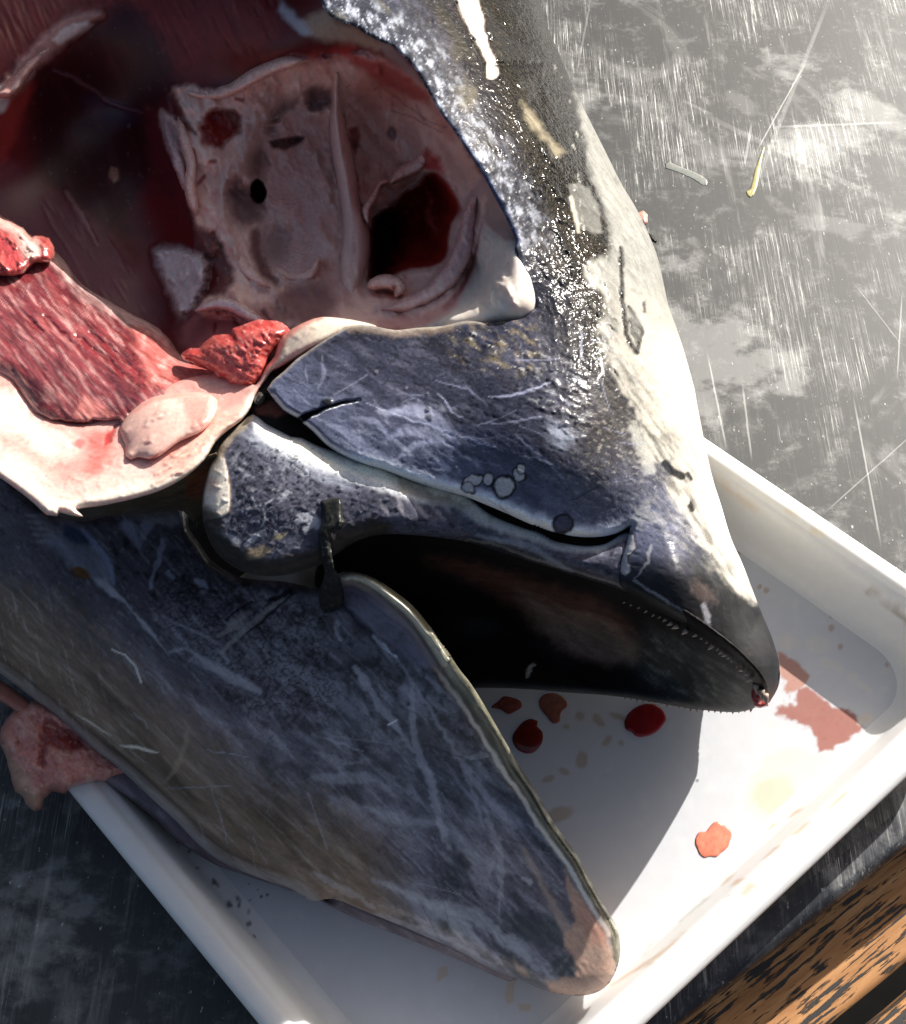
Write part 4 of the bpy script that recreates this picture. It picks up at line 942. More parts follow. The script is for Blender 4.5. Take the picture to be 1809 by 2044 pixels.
JAW_Z = [(-80, 920, 8.6), (170, 1030, 8.8), (370, 1020, 9), (450, 1130, 9.2), (640, 1165, 11.0), (300, 1150, 9.4), (150, 1200, 9.2), (600, 1350, 10.2), (0, 1200, 8.6), (0, 1340, 6.6), (-80, 1300, 6.6), (150, 1450, 6.3), (300, 1600, 5.6), (450, 1500, 8.6), (500, 1740, 4.6), (700, 1820, 4.2), (700, 1600, 7.8), (850, 1500, 8.6), (750, 1200, 12.4), (860, 1280, 11.7), (950, 1420, 11.0), (1050, 1590, 7.6), (1150, 1720, 6.6), (1220, 1850, 5.4), (1100, 1850, 5.6), (950, 1750, 6.4), (900, 1900, 4.0), (1100, 1975, 4.2), (1200, 1960, 4.3)]
def jaw_paint(p):
    x, y = p.x, p.y
    p.free = 12.0
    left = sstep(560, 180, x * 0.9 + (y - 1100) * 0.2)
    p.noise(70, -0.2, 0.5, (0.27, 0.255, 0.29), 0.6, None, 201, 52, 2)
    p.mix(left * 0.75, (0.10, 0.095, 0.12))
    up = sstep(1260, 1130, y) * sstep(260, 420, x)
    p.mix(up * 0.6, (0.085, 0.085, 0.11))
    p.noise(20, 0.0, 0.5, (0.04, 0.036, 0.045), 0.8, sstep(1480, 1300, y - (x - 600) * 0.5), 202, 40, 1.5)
    p.noise(14, 0.1, 0.5, (0.36, 0.36, 0.42), 0.5, sstep(60, 250, x), 203, 50, 9)
    p.noise(26, 0.05, 0.5, (0.34, 0.34, 0.37), 0.45, sstep(1350, 1600, y), 204, 38, 7)
    p.noise(40, 0.05, 0.5, (0.07, 0.075, 0.08), 0.75, sstep(1350, 1550, y), 205, 42, 2.5)
    p.noise(44, 0.0, 0.4, (0.055, 0.045, 0.045), 0.75, sstep(1700, 1350, y) * sstep(300, 450, x), 218, 45, 1.6)
    p.noise(6, 0.05, 0.45, (0.36, 0.355, 0.40), 0.35, sstep(-0.3, 0.3, fbm(x, y, 70, 2, 92)), 219, 48, 3)
    p.noise(6, 0.1, 0.45, (0.03, 0.027, 0.032), 0.35, None, 220, 30, 2)
    p.noise(60, 0.1, 0.45, (0.32, 0.32, 0.37), 0.45, sstep(250, 400, x) * sstep(1240, 1330, y), 221, 38, 3.5)
    # olive brown band along the throat
    lowd = line_dist(x, y, crom(JAW_LOW, False, 20))[0]
    ol = sstep(250, 90, lowd + 40 * p.wx) * sstep(1010, 700, x) * sstep(1080, 1200, y + x * 0.1)
    p.mix(ol * 0.96, (0.22, 0.15, 0.10), 0.4)
    p.noise(46, -0.1, 0.5, (0.105, 0.068, 0.048), 0.8, ol, 206, 44, 6)
    p.noise(24, 0.0, 0.5, (0.32, 0.25, 0.20), 0.65, ol, 207, 42, 9)
    p.noise(9, 0.2, 0.5, (0.38, 0.33, 0.28), 0.45, ol, 219, 45, 14)
    p.noise(9, 0.1, 0.5, (0.38, 0.36, 0.33), 0.5, ol * sstep(300, 100, x), 208, 75, 8)
    p.mix(sstep(26, 8, lowd) * sstep(900, 600, x) * 0.7, (0.27, 0.25, 0.25))
    p.mix(sstep(5, 1, np.abs(lowd - 24)) * sstep(700, 400, x) * 0.5, (0.07, 0.05, 0.05))
    # dark scabby relief, upper middle
    sc = p.mask(c6([(0, 500), (400, 640), (800, 720), (900, 900), (1000, 1200), (900, 1500), (400, 1500), (100, 1200), (-200, 800)]), 40, 30)
    p.noise(12, 0.55, 0.8, (0.02, 0.02, 0.025), 0.55, sc, 209, 20, 1.5, 2, ridge=True, h=-0.05)
    p.noise(15, 0.15, 0.5, (0.27, 0.26, 0.29), 0.45, sc, 210, -35, 2)
    for q, wd in (([(670, 680), (600, 720), (540, 740)], 6), ([(560, 820), (450, 900), (330, 990)], 3), ([(700, 690), (560, 800), (420, 900)], 2.5), ([(250, 870), (330, 800), (420, 750)], 2)):
        p.stroke(c6(q), wd, (0.02, 0.02, 0.03), 0.85, 2, 4, h=-0.06)
    for q, wd in (([(610, 740), (430, 880), (220, 1080)], [4, 7, 3]), ([(400, 830), (300, 900)], [6, 14]), ([(100, 640), (60, 620)], 5), ([(360, 850), (200, 980)], [3, 5, 3])):
        p.stroke(c6(q), wd, (0.30, 0.28, 0.27), 0.65, None, 5)
    for q, wd in (([(940, 420), (930, 500), (890, 600), (875, 690)], [5, 6, 4, 3]), ([(740, 330), (790, 420), (810, 460)], [14, 9, 4]), ([(850, 330), (830, 400)], [12, 6]), ([(970, 600), (1000, 640)], 4), ([(1130, 640), (1200, 690)], [3, 7, 3])):
        p.stroke(d1(q), wd, (0.26, 0.28, 0.36), 0.8, None, 6)
    # opercle corner: blue grey fan of bands at the left
    for k in range(5):
        a0 = (150 + k * 16, 270 + k * 36); p.stroke(d1([a0, (a0[0] + 90, a0[1] + 5), (a0[0] + 170, a0[1] + 40)]), [3, 5, 2], (0.30, 0.30, 0.33), 0.55, 4, 5)
    p.poly(d1([(330, 290), (480, 330), (560, 440), (640, 560), (660, 660), (560, 640), (430, 580), (350, 500), (240, 420), (330, 400)]), (0.23, 0.25, 0.31), 0.7, 12, 8)
    p.poly(d1([(380, 320), (480, 360), (540, 440), (440, 440), (360, 380)]), (0.05, 0.07, 0.15), 0.85, 7, 6)
    p.stroke(d1([(480, 350), (560, 440), (640, 560), (660, 660)]), [3, 5, 4, 2], (0.24, 0.30, 0.46), 0.7, 4, 4)
    p.poly(d1([(520, 620), (600, 640), (720, 770), (640, 740)]), (0.36, 0.37, 0.42), 0.8, 5, 5)
    p.blob(*d1([(470, 602)])[0], 21, 10, (0.17, 0.085, 0.03), 0.95, 25, 0.3, 4, 0.3, -0.05)
    for q, wd in (([(600, 640), (720, 770), (850, 920), (980, 1080)], [1, 2, 2, 1]), ([(800, 870), (900, 970)], [3, 5, 3]), ([(980, 1060), (1080, 1040), (1180, 1110), (1300, 1180), (1500, 1290)], [2, 3, 8, 10, 6]), ([(0, 1180), (130, 1300), (320, 1447)], [2, 3, 3])):
        p.stroke(d1(q), wd, (0.33, 0.33, 0.36), 0.7, None, 4)
    for q, wd in ((b3([(580, 430), (660, 440), (765, 468)]), 3), (b3([(360, 270), (450, 330), (540, 385)]), 1.5)): p.stroke(q, wd, (0.6, 0.55, 0.45), 0.8, 1.5, 3, taper=True)
    p.stroke(b3([(910, 350), (890, 440), (850, 540), (790, 610)]), [3, 5, 7, 3], (0.32, 0.25, 0.17), 0.6, 4, 6)
    for q in ([(650, 1045), (730, 1080), (790, 1150), (818, 1240)],): p.stroke(d1(q), 1.6, (0.6, 0.58, 0.52), 0.9, 1, 2, h=0.08)
    # top edge near the hinge catches a pale scar
    p.poly(d1([(700, 270), (850, 240), (1040, 215), (1082, 240), (1080, 300), (1000, 330), (850, 300)]), (0.28, 0.28, 0.28), 0.7, 6, 10)
    p.poly(d1([(1020, 222), (1085, 225), (1085, 280), (1050, 270)]), (0.66, 0.64, 0.6), 0.8, 4, 6)
    # scrapes that run toward the tip
    F1 = (0.40, 0.39, 0.43)
    for q, wd, a in (([(280, 480), (350, 590), (440, 730), (560, 880), (650, 1020)], [5, 9, 8, 6, 3], .85), ([(640, 580), (640, 740), (650, 900), (680, 1020), (760, 1220), (800, 1400), (850, 1600)], [3, 6, 7, 8, 8, 7, 4], .75), ([(540, 420), (640, 570), (760, 750), (880, 950), (980, 1120), (1150, 1340), (1300, 1500)], [2, 3, 4, 5, 8, 8, 5], .6),
                     ([(80, 930), (220, 980), (330, 1020)], [2, 3, 1], .6), ([(980, 1060), (1080, 1040), (1160, 1050)], [3, 6, 3], .6), ([(740, 540), (830, 620), (890, 670)], [3, 5, 2], .5), ([(1000, 1200), (1050, 1330), (1100, 1500)], [2, 4, 2], .5), ([(0, 1180), (150, 1190), (400, 1190), (520, 1290)], [5, 12, 10, 4], .5),
                     ([(0, 1020), (200, 1080), (300, 1100)], [3, 8, 3], .4), ([(150, 200), (180, 300)], [6, 3], .7), ([(400, 270), (470, 340), (540, 410)], [2, 3, 2], 1)):
        p.stroke(d2(q), wd, F1 if a < 1 else (0.55, 0.6, 0.68), min(a, 0.9) * 0.7, None, 8)
    p.stroke(d2([(485, 845), (540, 815)]), 1.6, (0.6, 0.6, 0.6), 0.9, 1, 1)
    for q, wd, a in (([(560, 700), (640, 960), (660, 1080)], [7, 6, 3], .4), ([(830, 880), (900, 1100), (910, 1400)], [3, 7, 3], .55), ([(880, 1100), (860, 1200)], [3, 4], .4), ([(0, 1200), (180, 1290), (300, 1360)], [4, 8, 3], .5), ([(300, 1230), (600, 1350), (780, 1400), (980, 1560), (1150, 1700)], [4, 10, 14, 9, 5], .65), ([(560, 1350), (700, 1440), (830, 1560)], [8, 16, 5], .7), ([(300, 1400), (560, 1480), (800, 1590)], [4, 7, 4], .5),
                     ([(700, 1080), (860, 1160), (980, 1200)], [5, 12, 4], .4), ([(260, 880), (440, 940), (600, 960)], [5, 12, 4], .5), ([(1020, 1220), (1050, 1240)], [5, 7], .8)):
        p.stroke(b4(q), wd, (0.40, 0.40, 0.43), a * 0.7, None, 9)
    p.poly(b4([(920, 1400), (1060, 1390), (1180, 1420), (1230, 1550), (1150, 1560), (1020, 1520), (930, 1450)]), (0.075, 0.085, 0.09), 0.75, 10, 12)
    p.blob(*b4([(1215, 1650)])[0], 26, 26, (0.09, 0.10, 0.105), 0.85, 0, 0.3, 12)
    p.contrast(0.45, 0.16)
    for k in range(70):
        r_ = np.random.RandomState(900 + k); X0, Y0 = 250 + 850 * r_.rand(), 1180 + 640 * r_.rand(); L_ = 30 + 110 * r_.rand(); a_ = math.radians(r_.choice((46, 55, 62, 20)) + 12 * r_.randn())
        p.stroke([(X0, Y0), (X0 + L_ * 0.5 * math.cos(a_) + 4 * r_.randn(), Y0 + L_ * 0.5 * math.sin(a_)), (X0 + L_ * math.cos(a_), Y0 + L_ * math.sin(a_))], 0.7 + 0.8 * r_.rand(), (0.40, 0.40, 0.45) if r_.rand() < 0.7 else (0.03, 0.03, 0.035), 0.35 + 0.35 * r_.rand(), 1.2, 3)
    # pink tip
    TIP = b4([(1215, 1150), (1260, 1260), (1340, 1330), (1400, 1450), (1445, 1560), (1458, 1680), (1400, 1765), (1320, 1790), (1230, 1790), (1140, 1770), (1130, 1720), (1230, 1700), (1275, 1690), (1262, 1600), (1215, 1545), (1215, 1480), (1255, 1460), (1262, 1400), (1235, 1300)])
    tm = p.poly(TIP, (0.55, 0.36, 0.27), 0.95, 5, 7, 0.4)
    p.blob(*b4([(1370, 1440)])[0], 25, 42, (0.55, 0.25, 0.19), 0.6, -30, 0.5, 10)
    p.noise(30, 0.0, 0.5, (0.62, 0.46, 0.36), 0.5, tm, 212)
    p.stroke(b4([(1020, 1080), (1080, 1200), (1150, 1330), (1220, 1460)]), [4, 6, 7, 10], (0.42, 0.33, 0.28), 0.7, 5, 5)
    p.poly(b4([(980, 1620), (1080, 1700), (1160, 1770), (1080, 1760), (990, 1700)]), (0.09, 0.09, 0.10), 0.7, 6, 10)
    p.poly(b4([(970, 1600), (1000, 1640), (1050, 1690), (1010, 1690), (970, 1640)]), (0.45, 0.32, 0.25), 0.6, 5, 8)
    # lip
    LIP = crom(c6([(940, 600), (1050, 562), (1150, 582), (1250, 632), (1350, 702), (1450, 782), (1550, 902), (1620, 1002), (1690, 1112)]) + b4([(640, 100), (700, 200), (770, 290), (850, 420), (930, 560), (1000, 680), (1080, 800), (1150, 930), (1220, 1030), (1290, 1130), (1340, 1230), (1400, 1340), (1455, 1430), (1480, 1500), (1482, 1600)]), False, 14)
    ld, lt, _, _ = line_dist(x, y, LIP)
    wid = np.interp(lt, [0, 0.15, 0.4, 0.7, 0.9, 1], [14, 28, 34, 24, 18, 14])
    p.mix(sstep(wid + 16, wid + 4, ld) * 0.8 * sstep(1.0, 0.9, lt), (0.13, 0.085, 0.06))
    p.mix(sstep(wid + 1, wid - 3, ld), (0.145, 0.14, 0.10), 0.32)
    p.h += 2.7 * sstep(wid + 18, wid * 0.4, ld) * np.interp(lt, [0, .08, .3, .42, 1], [0.7, 1, 1, 0.6, 0])
    p.noise(7, 0.0, 0.5, (0.28, 0.27, 0.2), 0.7, sstep(wid, wid - 3, ld), 213, 58, 6, h=0.06)
    p.noise(10, 0.0, 0.5, (0.05, 0.045, 0.035), 0.7, sstep(wid, wid - 3, ld), 214, 58, 6)
    p.mix(sstep(7, 2, np.abs(ld - wid - 5 - 4 * p.wx)) * np.interp(lt, [0, .1, .3, .5, .9, 1], [.5, .2, .3, 1, 1, 0]), (0.85, 0.78, 0.7), 0.35)
    p.mix(sstep(9, 3, np.abs(ld - wid * 0.55)) * np.interp(lt, [0, .05, .3, .42, 1], [.9, .9, .7, .1, 0]), (0.80, 0.76, 0.62), 0.25)  # sunlit cream highlight painted into the upper stretch of lip
    p.mix(sstep(3, 1, np.abs(ld - wid * 0.5)) * np.interp(lt, [0, .5, .6, .95, 1], [0, 0, .9, .9, 0]), (0.02, 0.015, 0.012), 0.5, -0.15)
    p.noise(10, -0.1, 0.4, (0.6, 0.58, 0.46), 0.9, sstep(10, 4, ld) * np.interp(lt, [0, .6, .7, .95, 1], [0, 0, 1, .8, 0]), 215, 55, 3)
    # fold inside the lip, lilac
    p.poly(c6([(1000, 620), (1100, 660), (1250, 740), (1380, 860), (1500, 1010), (1600, 1160), (1500, 1180), (1350, 1080), (1200, 960), (1060, 860), (1010, 760)]), (0.22, 0.20, 0.27), 0.75, 8, 6)
    p.noise(10, 0.1, 0.5, (0.13, 0.075, 0.07), 0.7, p.mask(c6([(1150, 800), (1300, 860), (1380, 960), (1330, 1020), (1200, 940)]), 10, 8), 216, 40, 2)
    p.stroke(c6([(1010, 780), (1100, 870), (1200, 970), (1290, 1080)]), [3, 6, 3, 1.5], (0.03, 0.035, 0.06), 0.9, 4, 4, h=-0.12)
    p.stroke(c6([(1190, 970), (1240, 1030), (1290, 1080)]), 2.5, (0.6, 0.63, 0.68), 0.9, 1.5, 3)
    p.noise(11, 0.0, 0.5, None, 1, None, 217, 50, 3, h=0.02)
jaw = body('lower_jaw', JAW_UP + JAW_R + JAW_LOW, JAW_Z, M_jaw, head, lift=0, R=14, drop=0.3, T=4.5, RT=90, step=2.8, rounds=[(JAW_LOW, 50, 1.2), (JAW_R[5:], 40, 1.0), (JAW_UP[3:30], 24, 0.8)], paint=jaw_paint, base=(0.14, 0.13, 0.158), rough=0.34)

def jaw2_paint(p):
    p.noise(20, 0.0, 0.5, (0.12, 0.08, 0.08), 0.6, None, 231, 40, 4)
    p.noise(14, 0.1, 0.5, (0.3, 0.3, 0.34), 0.6, None, 232, 40, 5)
body('far_jaw', [(120, 1400), (205, 1553)] + b3([(520, 615), (640, 700), (760, 800), (850, 890), (920, 935), (1050, 1010), (1200, 1062), (1400, 1130), (1600, 1180)]) + b4([(0, 1310), (200, 1410), (400, 1490), (600, 1570), (800, 1655), (950, 1720), (1000, 1690), (900, 1300), (600, 900)]) + [(500, 1450), (300, 1380)],
     [(200, 1550, 4.4), (330, 1690, 3.0), (500, 1790, 2.3), (800, 1890, 2.3), (1000, 1900, 2.6), (600, 1500, 3.0), (200, 1400, 4.4)], M_jaw, head, lift=0, R=20, drop=0.8, T=2.2, RT=50, step=5, paint=jaw2_paint, base=(0.16, 0.13, 0.15), rough=0.45)

# flap of skin at the corner of the mouth, strung between the jaws
def strap_paint(p):
    p.noise(10, 0.0, 0.5, (0.045, 0.046, 0.042), 0.8, None, 241, 85, 3)
    p.noise(6, 0.2, 0.5, (0.34, 0.35, 0.34), 0.8, sstep(1075, 1095, p.y) * sstep(1150, 1130, p.y) + 0.15, 242, 0, 1.5, h=0.06)  # pale specks stand for sun sparkle on the strap's middle
    p.noise(12, 0.0, 0.5, None, 1, None, 243, 90, 3, h=0.1)
body('mouth_corner_strap', c6([(845, 100), (900, 92), (985, 86), (998, 170), (1000, 215), (1022, 240), (985, 290), (925, 315), (922, 400), (932, 470), (945, 540), (985, 600), (1012, 740), (1000, 790), (935, 822), (880, 828), (850, 790), (845, 700), (872, 610), (882, 560), (860, 480), (848, 380), (838, 320), (862, 250), (860, 170)]),
     [(655, 1000, 14.0), (660, 1050, 14.05), (640, 1090, 13.5), (655, 1130, 13.0), (665, 1175, 10.2), (660, 1220, 8.6), (690, 1185, 9.8), (630, 1185, 9.4), (690, 1040, 14.2)], M_skin, head, R=12, drop=0.3, T=0.6, RT=16, step=2.5, paint=strap_paint, base=(0.022, 0.022, 0.021), rough=0.3)

#@@CAVITY
# ------------------------------------------------------------------ inside of the cut cheek and eye socket
def zc(pts, z): return [(p[0], p[1], z) for p in pts]
CAV = [(-90, -500), (330, -500), (480, -270), (600, -90), (690, 20), (790, 90), (850, 150), (905, 215), (950, 290), (1000, 380), (1050, 480), (1080, 560), (1105, 620), (1090, 660), (980, 672), (840, 680), (720, 680), (640, 700), (600, 740), (560, 790), (480, 850), (380, 850), (200, 800), (-90, 760)]
CAV_Z = [(-90, -500, 16), (330, -500, 18), (480, -270, 17.5), (-90, -90, 15.5), (100, -90, 15.5), (350, -90, 15.2), (620, -90, 16.6), (640, 20, 16.2), (300, 60, 13.0), (500, 60, 14.4), (30, 120, 14.0), (-60, 250, 13.0), (130, 80, 13.6), (130, 250, 8.8), (250, 250, 8), (200, 400, 7.6), (300, 380, 7.3), (60, 350, 8.8), (330, 480, 7.0), (250, 560, 7.2), (340, 660, 7.2), (-60, 500, 8.5), (100, 560, 7.8), (200, 700, 7.8),
         (430, 170, 11.2), (560, 130, 13.2), (680, 100, 15.4), (800, 160, 15.6), (870, 235, 15.4), (930, 320, 14.8), (980, 430, 14.2), (400, 300, 10.2), (430, 450, 9.6), (480, 560, 9.8), (470, 330, 9.4), (560, 280, 7.6), (560, 420, 6.8), (600, 520, 7.4), (640, 230, 8.4), (650, 330, 7.0), (660, 450, 7.2), (770, 330, 6.8), (820, 250, 10.0), (740, 420, 6.6), (820, 480, 6.4), (900, 360, 9.8), (900, 420, 9.4), (945, 480, 12.6), (955, 560, 12.8),
         (1115, 540, 13.8), (1090, 480, 14.2), (1115, 620, 13.8), (1030, 505, 16.7), (1046, 560, 16.55), (1052, 605, 16.15), (1000, 628, 16.0), (1012, 565, 16.3), (1075, 665, 14.0), (1000, 668, 13.8), (900, 675, 13.6), (800, 675, 13.6), (960, 638, 15.5), (972, 545, 13.8), (900, 640, 14.8), (850, 600, 12.8), (760, 610, 12.0), (660, 600, 10.6), (680, 645, 13.6), (560, 640, 10.6), (450, 620, 9.8), (400, 700, 10.5), (560, 740, 12.5), (700, 680, 14), (480, 850, 12), (1090, 640, 14.8)]
PINK = np.array((0.95, 0.60, 0.50)); MEAT = np.array((0.13, 0.010, 0.012)); DARK = np.array((0.042, 0.004, 0.006))
HOLE = c2([(570, 1230), (640, 1190), (700, 1110), (790, 1060), (830, 1000), (900, 1000), (980, 1080), (1050, 1230), (1000, 1300), (982, 1400), (970, 1500), (870, 1560), (750, 1570), (600, 1625), (490, 1630), (505, 1540), (520, 1420), (510, 1340), (525, 1270)])
def cav_paint(p):
    x, y = p.x, p.y
    p.noise(60, -0.2, 0.5, (0.16, 0.02, 0.025), 0.6, None, 301, 60, 2)
    # upper muscle, fibres running down
    up = p.mask(c1([(-200, -300), (1700, -300), (1640, 0), (1560, 280), (1300, 330), (1050, 420), (950, 420), (880, 180), (700, 30), (600, 60), (-200, 500)]), 14, 8)
    p.mix(up, (0.19, 0.02, 0.02), 0.4)
    p.noise(9, 0.0, 0.5, (0.27, 0.05, 0.042), 0.6, up, 302, 66, 9, h=0.05)
    p.noise(12, 0.1, 0.5, (0.10, 0.008, 0.01), 0.7, up, 303, 66, 8, h=-0.05)
    p.poly(c1([(1150, 330), (1350, 300), (1700, 330), (1400, 430), (1100, 500), (1030, 470)]), (0.17, 0.015, 0.015), 0.8, 12, 8)
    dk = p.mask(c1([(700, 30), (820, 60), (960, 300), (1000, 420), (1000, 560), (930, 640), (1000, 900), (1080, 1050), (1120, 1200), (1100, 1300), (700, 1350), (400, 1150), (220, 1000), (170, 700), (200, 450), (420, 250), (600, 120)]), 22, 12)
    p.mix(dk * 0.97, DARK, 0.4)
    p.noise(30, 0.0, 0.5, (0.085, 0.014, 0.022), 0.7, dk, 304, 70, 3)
    p.poly(c1([(470, 560), (640, 580), (760, 640), (800, 700), (640, 720), (500, 640)]), (0.03, 0.016, 0.05), 0.6, 14, 10)
    p.stroke(c1([(320, 410), (420, 450), (560, 540), (640, 600), (820, 650)]), [2, 3, 3, 2], (0.16, 0.07, 0.09), 0.7, 3, 4, h=0.1)
    p.poly(c1([(850, 620), (950, 640), (980, 820), (1080, 1100), (1130, 1330), (1000, 1380), (850, 1330), (700, 1290), (800, 1150), (860, 1000)]), (0.13, 0.012, 0.016), 0.85, 14, 10)
    p.poly(c1([(840, 1130), (1000, 1160), (1100, 1320), (1170, 1480), (1060, 1430), (900, 1390), (840, 1250)]), (0.15, 0.008, 0.008), 0.85, 10, 8)
    p.noise(8, 0.38, 0.5, (0.3, 0.2, 0.2), 0.3, dk, 305, 60, 3)
    p.poly(c1([(0, 900), (100, 950), (330, 1150), (500, 1250), (700, 1450), (800, 1600), (900, 1800), (700, 1800), (300, 1500), (-100, 1300)]), (0.16, 0.04, 0.055), 0.8, 15, 10)
    st = p.mask(c1([(300, 1100), (500, 1220), (700, 1430), (850, 1700), (960, 1900), (700, 1850), (400, 1500), (250, 1250)]), 14, 8)
    p.noise(11, 0.05, 0.5, (0.26, 0.12, 0.13), 0.4, st, 306, 58, 8, h=0.12)
    p.stroke(c1([(380, 1110), (460, 1230), (560, 1400)]), [4, 7, 4], (0.34, 0.2, 0.2), 0.5, 4, 6, h=0.15)
    # pale tendon, upper left, and the red flank beside it
    p.poly(c1([(0, 600), (120, 480), (200, 480), (150, 620), (60, 860), (20, 950), (0, 900)]), (0.33, 0.035, 0.03), 0.9, 10, 8)
    p.stroke(c1([(-60, 560), (60, 510), (200, 340), (330, 220), (450, 130), (580, 80)]), [14, 20, 20, 22, 22, 8], (0.50, 0.27, 0.24), 0.9, 9, 6, h=0.35)
    p.poly(c1([(300, 230), (400, 150), (500, 125), (540, 150), (440, 210), (340, 265)]), (0.72, 0.60, 0.58), 0.85, 5, 6, 0.25, 0.1)  # highlight on the tendon, put into the colour
    p.poly(c1([(-60, 500), (20, 490), (60, 510), (30, 640), (-60, 680)]), (0.75, 0.72, 0.72), 0.9, 6, 5)
    p.poly(c1([(640, 960), (680, 970), (690, 1030), (655, 1055), (630, 1020)]), (0.42, 0.2, 0.14), 0.8, 3, 4, 0.25, 0.1)
    # pale eye socket tissue
    sock = p.mask(c1([(1010, 500), (1300, 520), (1500, 420), (1700, 330)]) + c2([(260, 330), (420, 300), (560, 330), (700, 400), (860, 520), (1010, 770), (1230, 1130), (1400, 1450), (1500, 1900), (700, 1900), (200, 1880), (-100, 1900)]) + c1([(1400, 1850), (1150, 1800), (1280, 1600), (1180, 1450), (1120, 1250), (1060, 1050), (960, 800), (930, 640), (1040, 680)]), 7, 7)
    p.mix(sock, PINK, 0.36)
    p.noise(34, 0.0, 0.5, (0.95, 0.70, 0.60), 0.6, sock, 311, 70, 2)
    p.noise(40, 0.05, 0.5, (0.62, 0.22, 0.18), 0.55, sock, 320, 60, 2)
    p.noise(18, 0.1, 0.5, (0.66, 0.36, 0.30), 0.5, sock, 312, 60, 2)
    deep = sock * sstep(8, 60, line_dist(x, y, crom(RIM[3:] + NOTCH + PLATE_TOP, False, 25))[0])
    p.noise(45, -0.3, 0.5, None, 1, deep, 318, 65, 2, h=0.7)
    p.noise(30, 0.5, 0.9, (0.92, 0.74, 0.66), 0.4, deep, 319, 65, 3, 2, ridge=True, h=0.2)
    p.noise(20, 0.0, 0.5, None, 1, deep, 313, 60, 2.5, h=0.1)
    p.poly(c1([(930, 630), (1000, 700), (1080, 880), (1100, 1050), (1060, 1040), (990, 900), (940, 760)]), (0.42, 0.27, 0.27), 0.85, 6, 6)
    p.stroke(c1([(1000, 560), (1050, 700), (1130, 775)]), [7, 11, 4], (0.13, 0.01, 0.012), 0.85, 5, 5, h=-0.2)
    # red pit
    p.poly(c1([(1170, 680), (1230, 640), (1320, 630), (1390, 680), (1380, 760), (1340, 800), (1270, 860), (1190, 830), (1165, 760)]), (0.30, 0.012, 0.010), 0.97, 8, 10, 0.25, -0.8)
    p.poly(c1([(1290, 640), (1360, 650), (1390, 720), (1330, 720)]), (0.42, 0.18, 0.15), 0.7, 6, 6)
    for q in ([(1370, 570), (1410, 580)], [(1220, 940), (1250, 935)], [(1150, 1060), (1185, 1020)], [(1090, 1040), (1120, 1200)], [(1620, 1000), (1630, 1060)], [(1330, 1100), (1360, 1140)]): p.stroke(c1(q), 4, (0.28, 0.02, 0.02), 0.85, 3, 4)
    # socket floor: smooth, cool pink with grey hollows
    fl = p.mask(c1([(1560, 600), (1640, 560), (1800, 620), (1850, 900), (1850, 1500), (1700, 1680), (1540, 1600), (1480, 1400), (1520, 1200), (1540, 1000), (1500, 860)]), 14, 6)
    p.mix(fl * 0.85, (0.88, 0.60, 0.53), 0.26)
    p.stroke(c1([(1540, 560), (1470, 760), (1440, 930), (1300, 1000), (1290, 1100)]), [26, 24, 20, 12, 14], (0.62, 0.42, 0.36), 0.6, 10, 8, h=0.5)
    p.poly(c1([(1500, 850), (1530, 880), (1525, 1050), (1480, 1060), (1440, 1000), (1450, 900)]), (0.30, 0.17, 0.14), 0.85, 14, 7, 0.3, -0.7)
    p.poly(c1([(1340, 1060), (1370, 1030), (1400, 1080), (1470, 1100), (1530, 1180), (1500, 1280), (1400, 1310), (1340, 1250), (1320, 1150)]), (0.26, 0.16, 0.16), 0.85, 16, 8, 0.3, -1.1)
    p.blob(*c1([(1495, 1110)])[0], 15, 23, (0.002, 0.001, 0.001), 1, -12, 0.12, 1.5, 0.6, -2.2)
    p.poly(c1([(1560, 820), (1640, 800), (1760, 790), (1740, 820), (1660, 865), (1580, 855)]), (0.12, 0.03, 0.03), 0.9, 4, 4, 0.3, -0.5)
    p.poly(c1([(1560, 680), (1600, 640), (1640, 600), (1740, 560), (1700, 620), (1640, 660), (1590, 720), (1600, 790), (1540, 760)]), (0.26, 0.15, 0.13), 0.75, 10, 8, 0.3, -0.5)
    for q in ([(1560, 690), (1600, 680)], [(1545, 730), (1600, 720)], [(1560, 775), (1600, 770)]): p.stroke(c1(q), 1.8, (0.75, 0.55, 0.48), 0.9, 1.5, 4, h=0.2)
    p.poly(c2([(130, 540), (170, 510), (300, 520), (300, 580), (260, 630), (170, 630)]), (0.22, 0.12, 0.12), 0.85, 9, 8, 0.3, -0.8)
    p.poly(c1([(1530, 1340), (1620, 1330), (1680, 1400), (1640, 1510), (1570, 1540), (1510, 1480)]), (0.36, 0.26, 0.24), 0.75, 22, 9, 0.3, -0.7)
    p.stroke(c1([(1480, 1360), (1490, 1480), (1540, 1580), (1600, 1640)]), [10, 10, 12, 5], (0.13, 0.02, 0.02), 0.85, 7, 6, h=-0.5)
    p.stroke(c1([(1310, 1010), (1280, 1100), (1290, 1250), (1340, 1400), (1400, 1520), (1480, 1630)]), [5, 8, 8, 7, 7, 4], (0.70, 0.50, 0.44), 0.7, 6, 6, h=0.3)
    p.poly(c1([(1140, 1320), (1250, 1340), (1290, 1430), (1350, 1560), (1340, 1650), (1260, 1720), (1180, 1700), (1210, 1560), (1160, 1440)]), (0.12, 0.012, 0.014), 0.9, 8, 8, 0.35, -0.5)
    p.noise(10, 0.3, 0.5, (0.5, 0.3, 0.28), 0.7, p.mask(c1([(1140, 1320), (1250, 1340), (1350, 1560), (1260, 1720), (1160, 1440)]), 10, 8), 314)
    p.poly(c1([(1600, 1700), (1850, 1620), (1950, 1750), (1850, 1900), (1600, 1850)]), (0.24, 0.09, 0.09), 0.8, 18, 12)
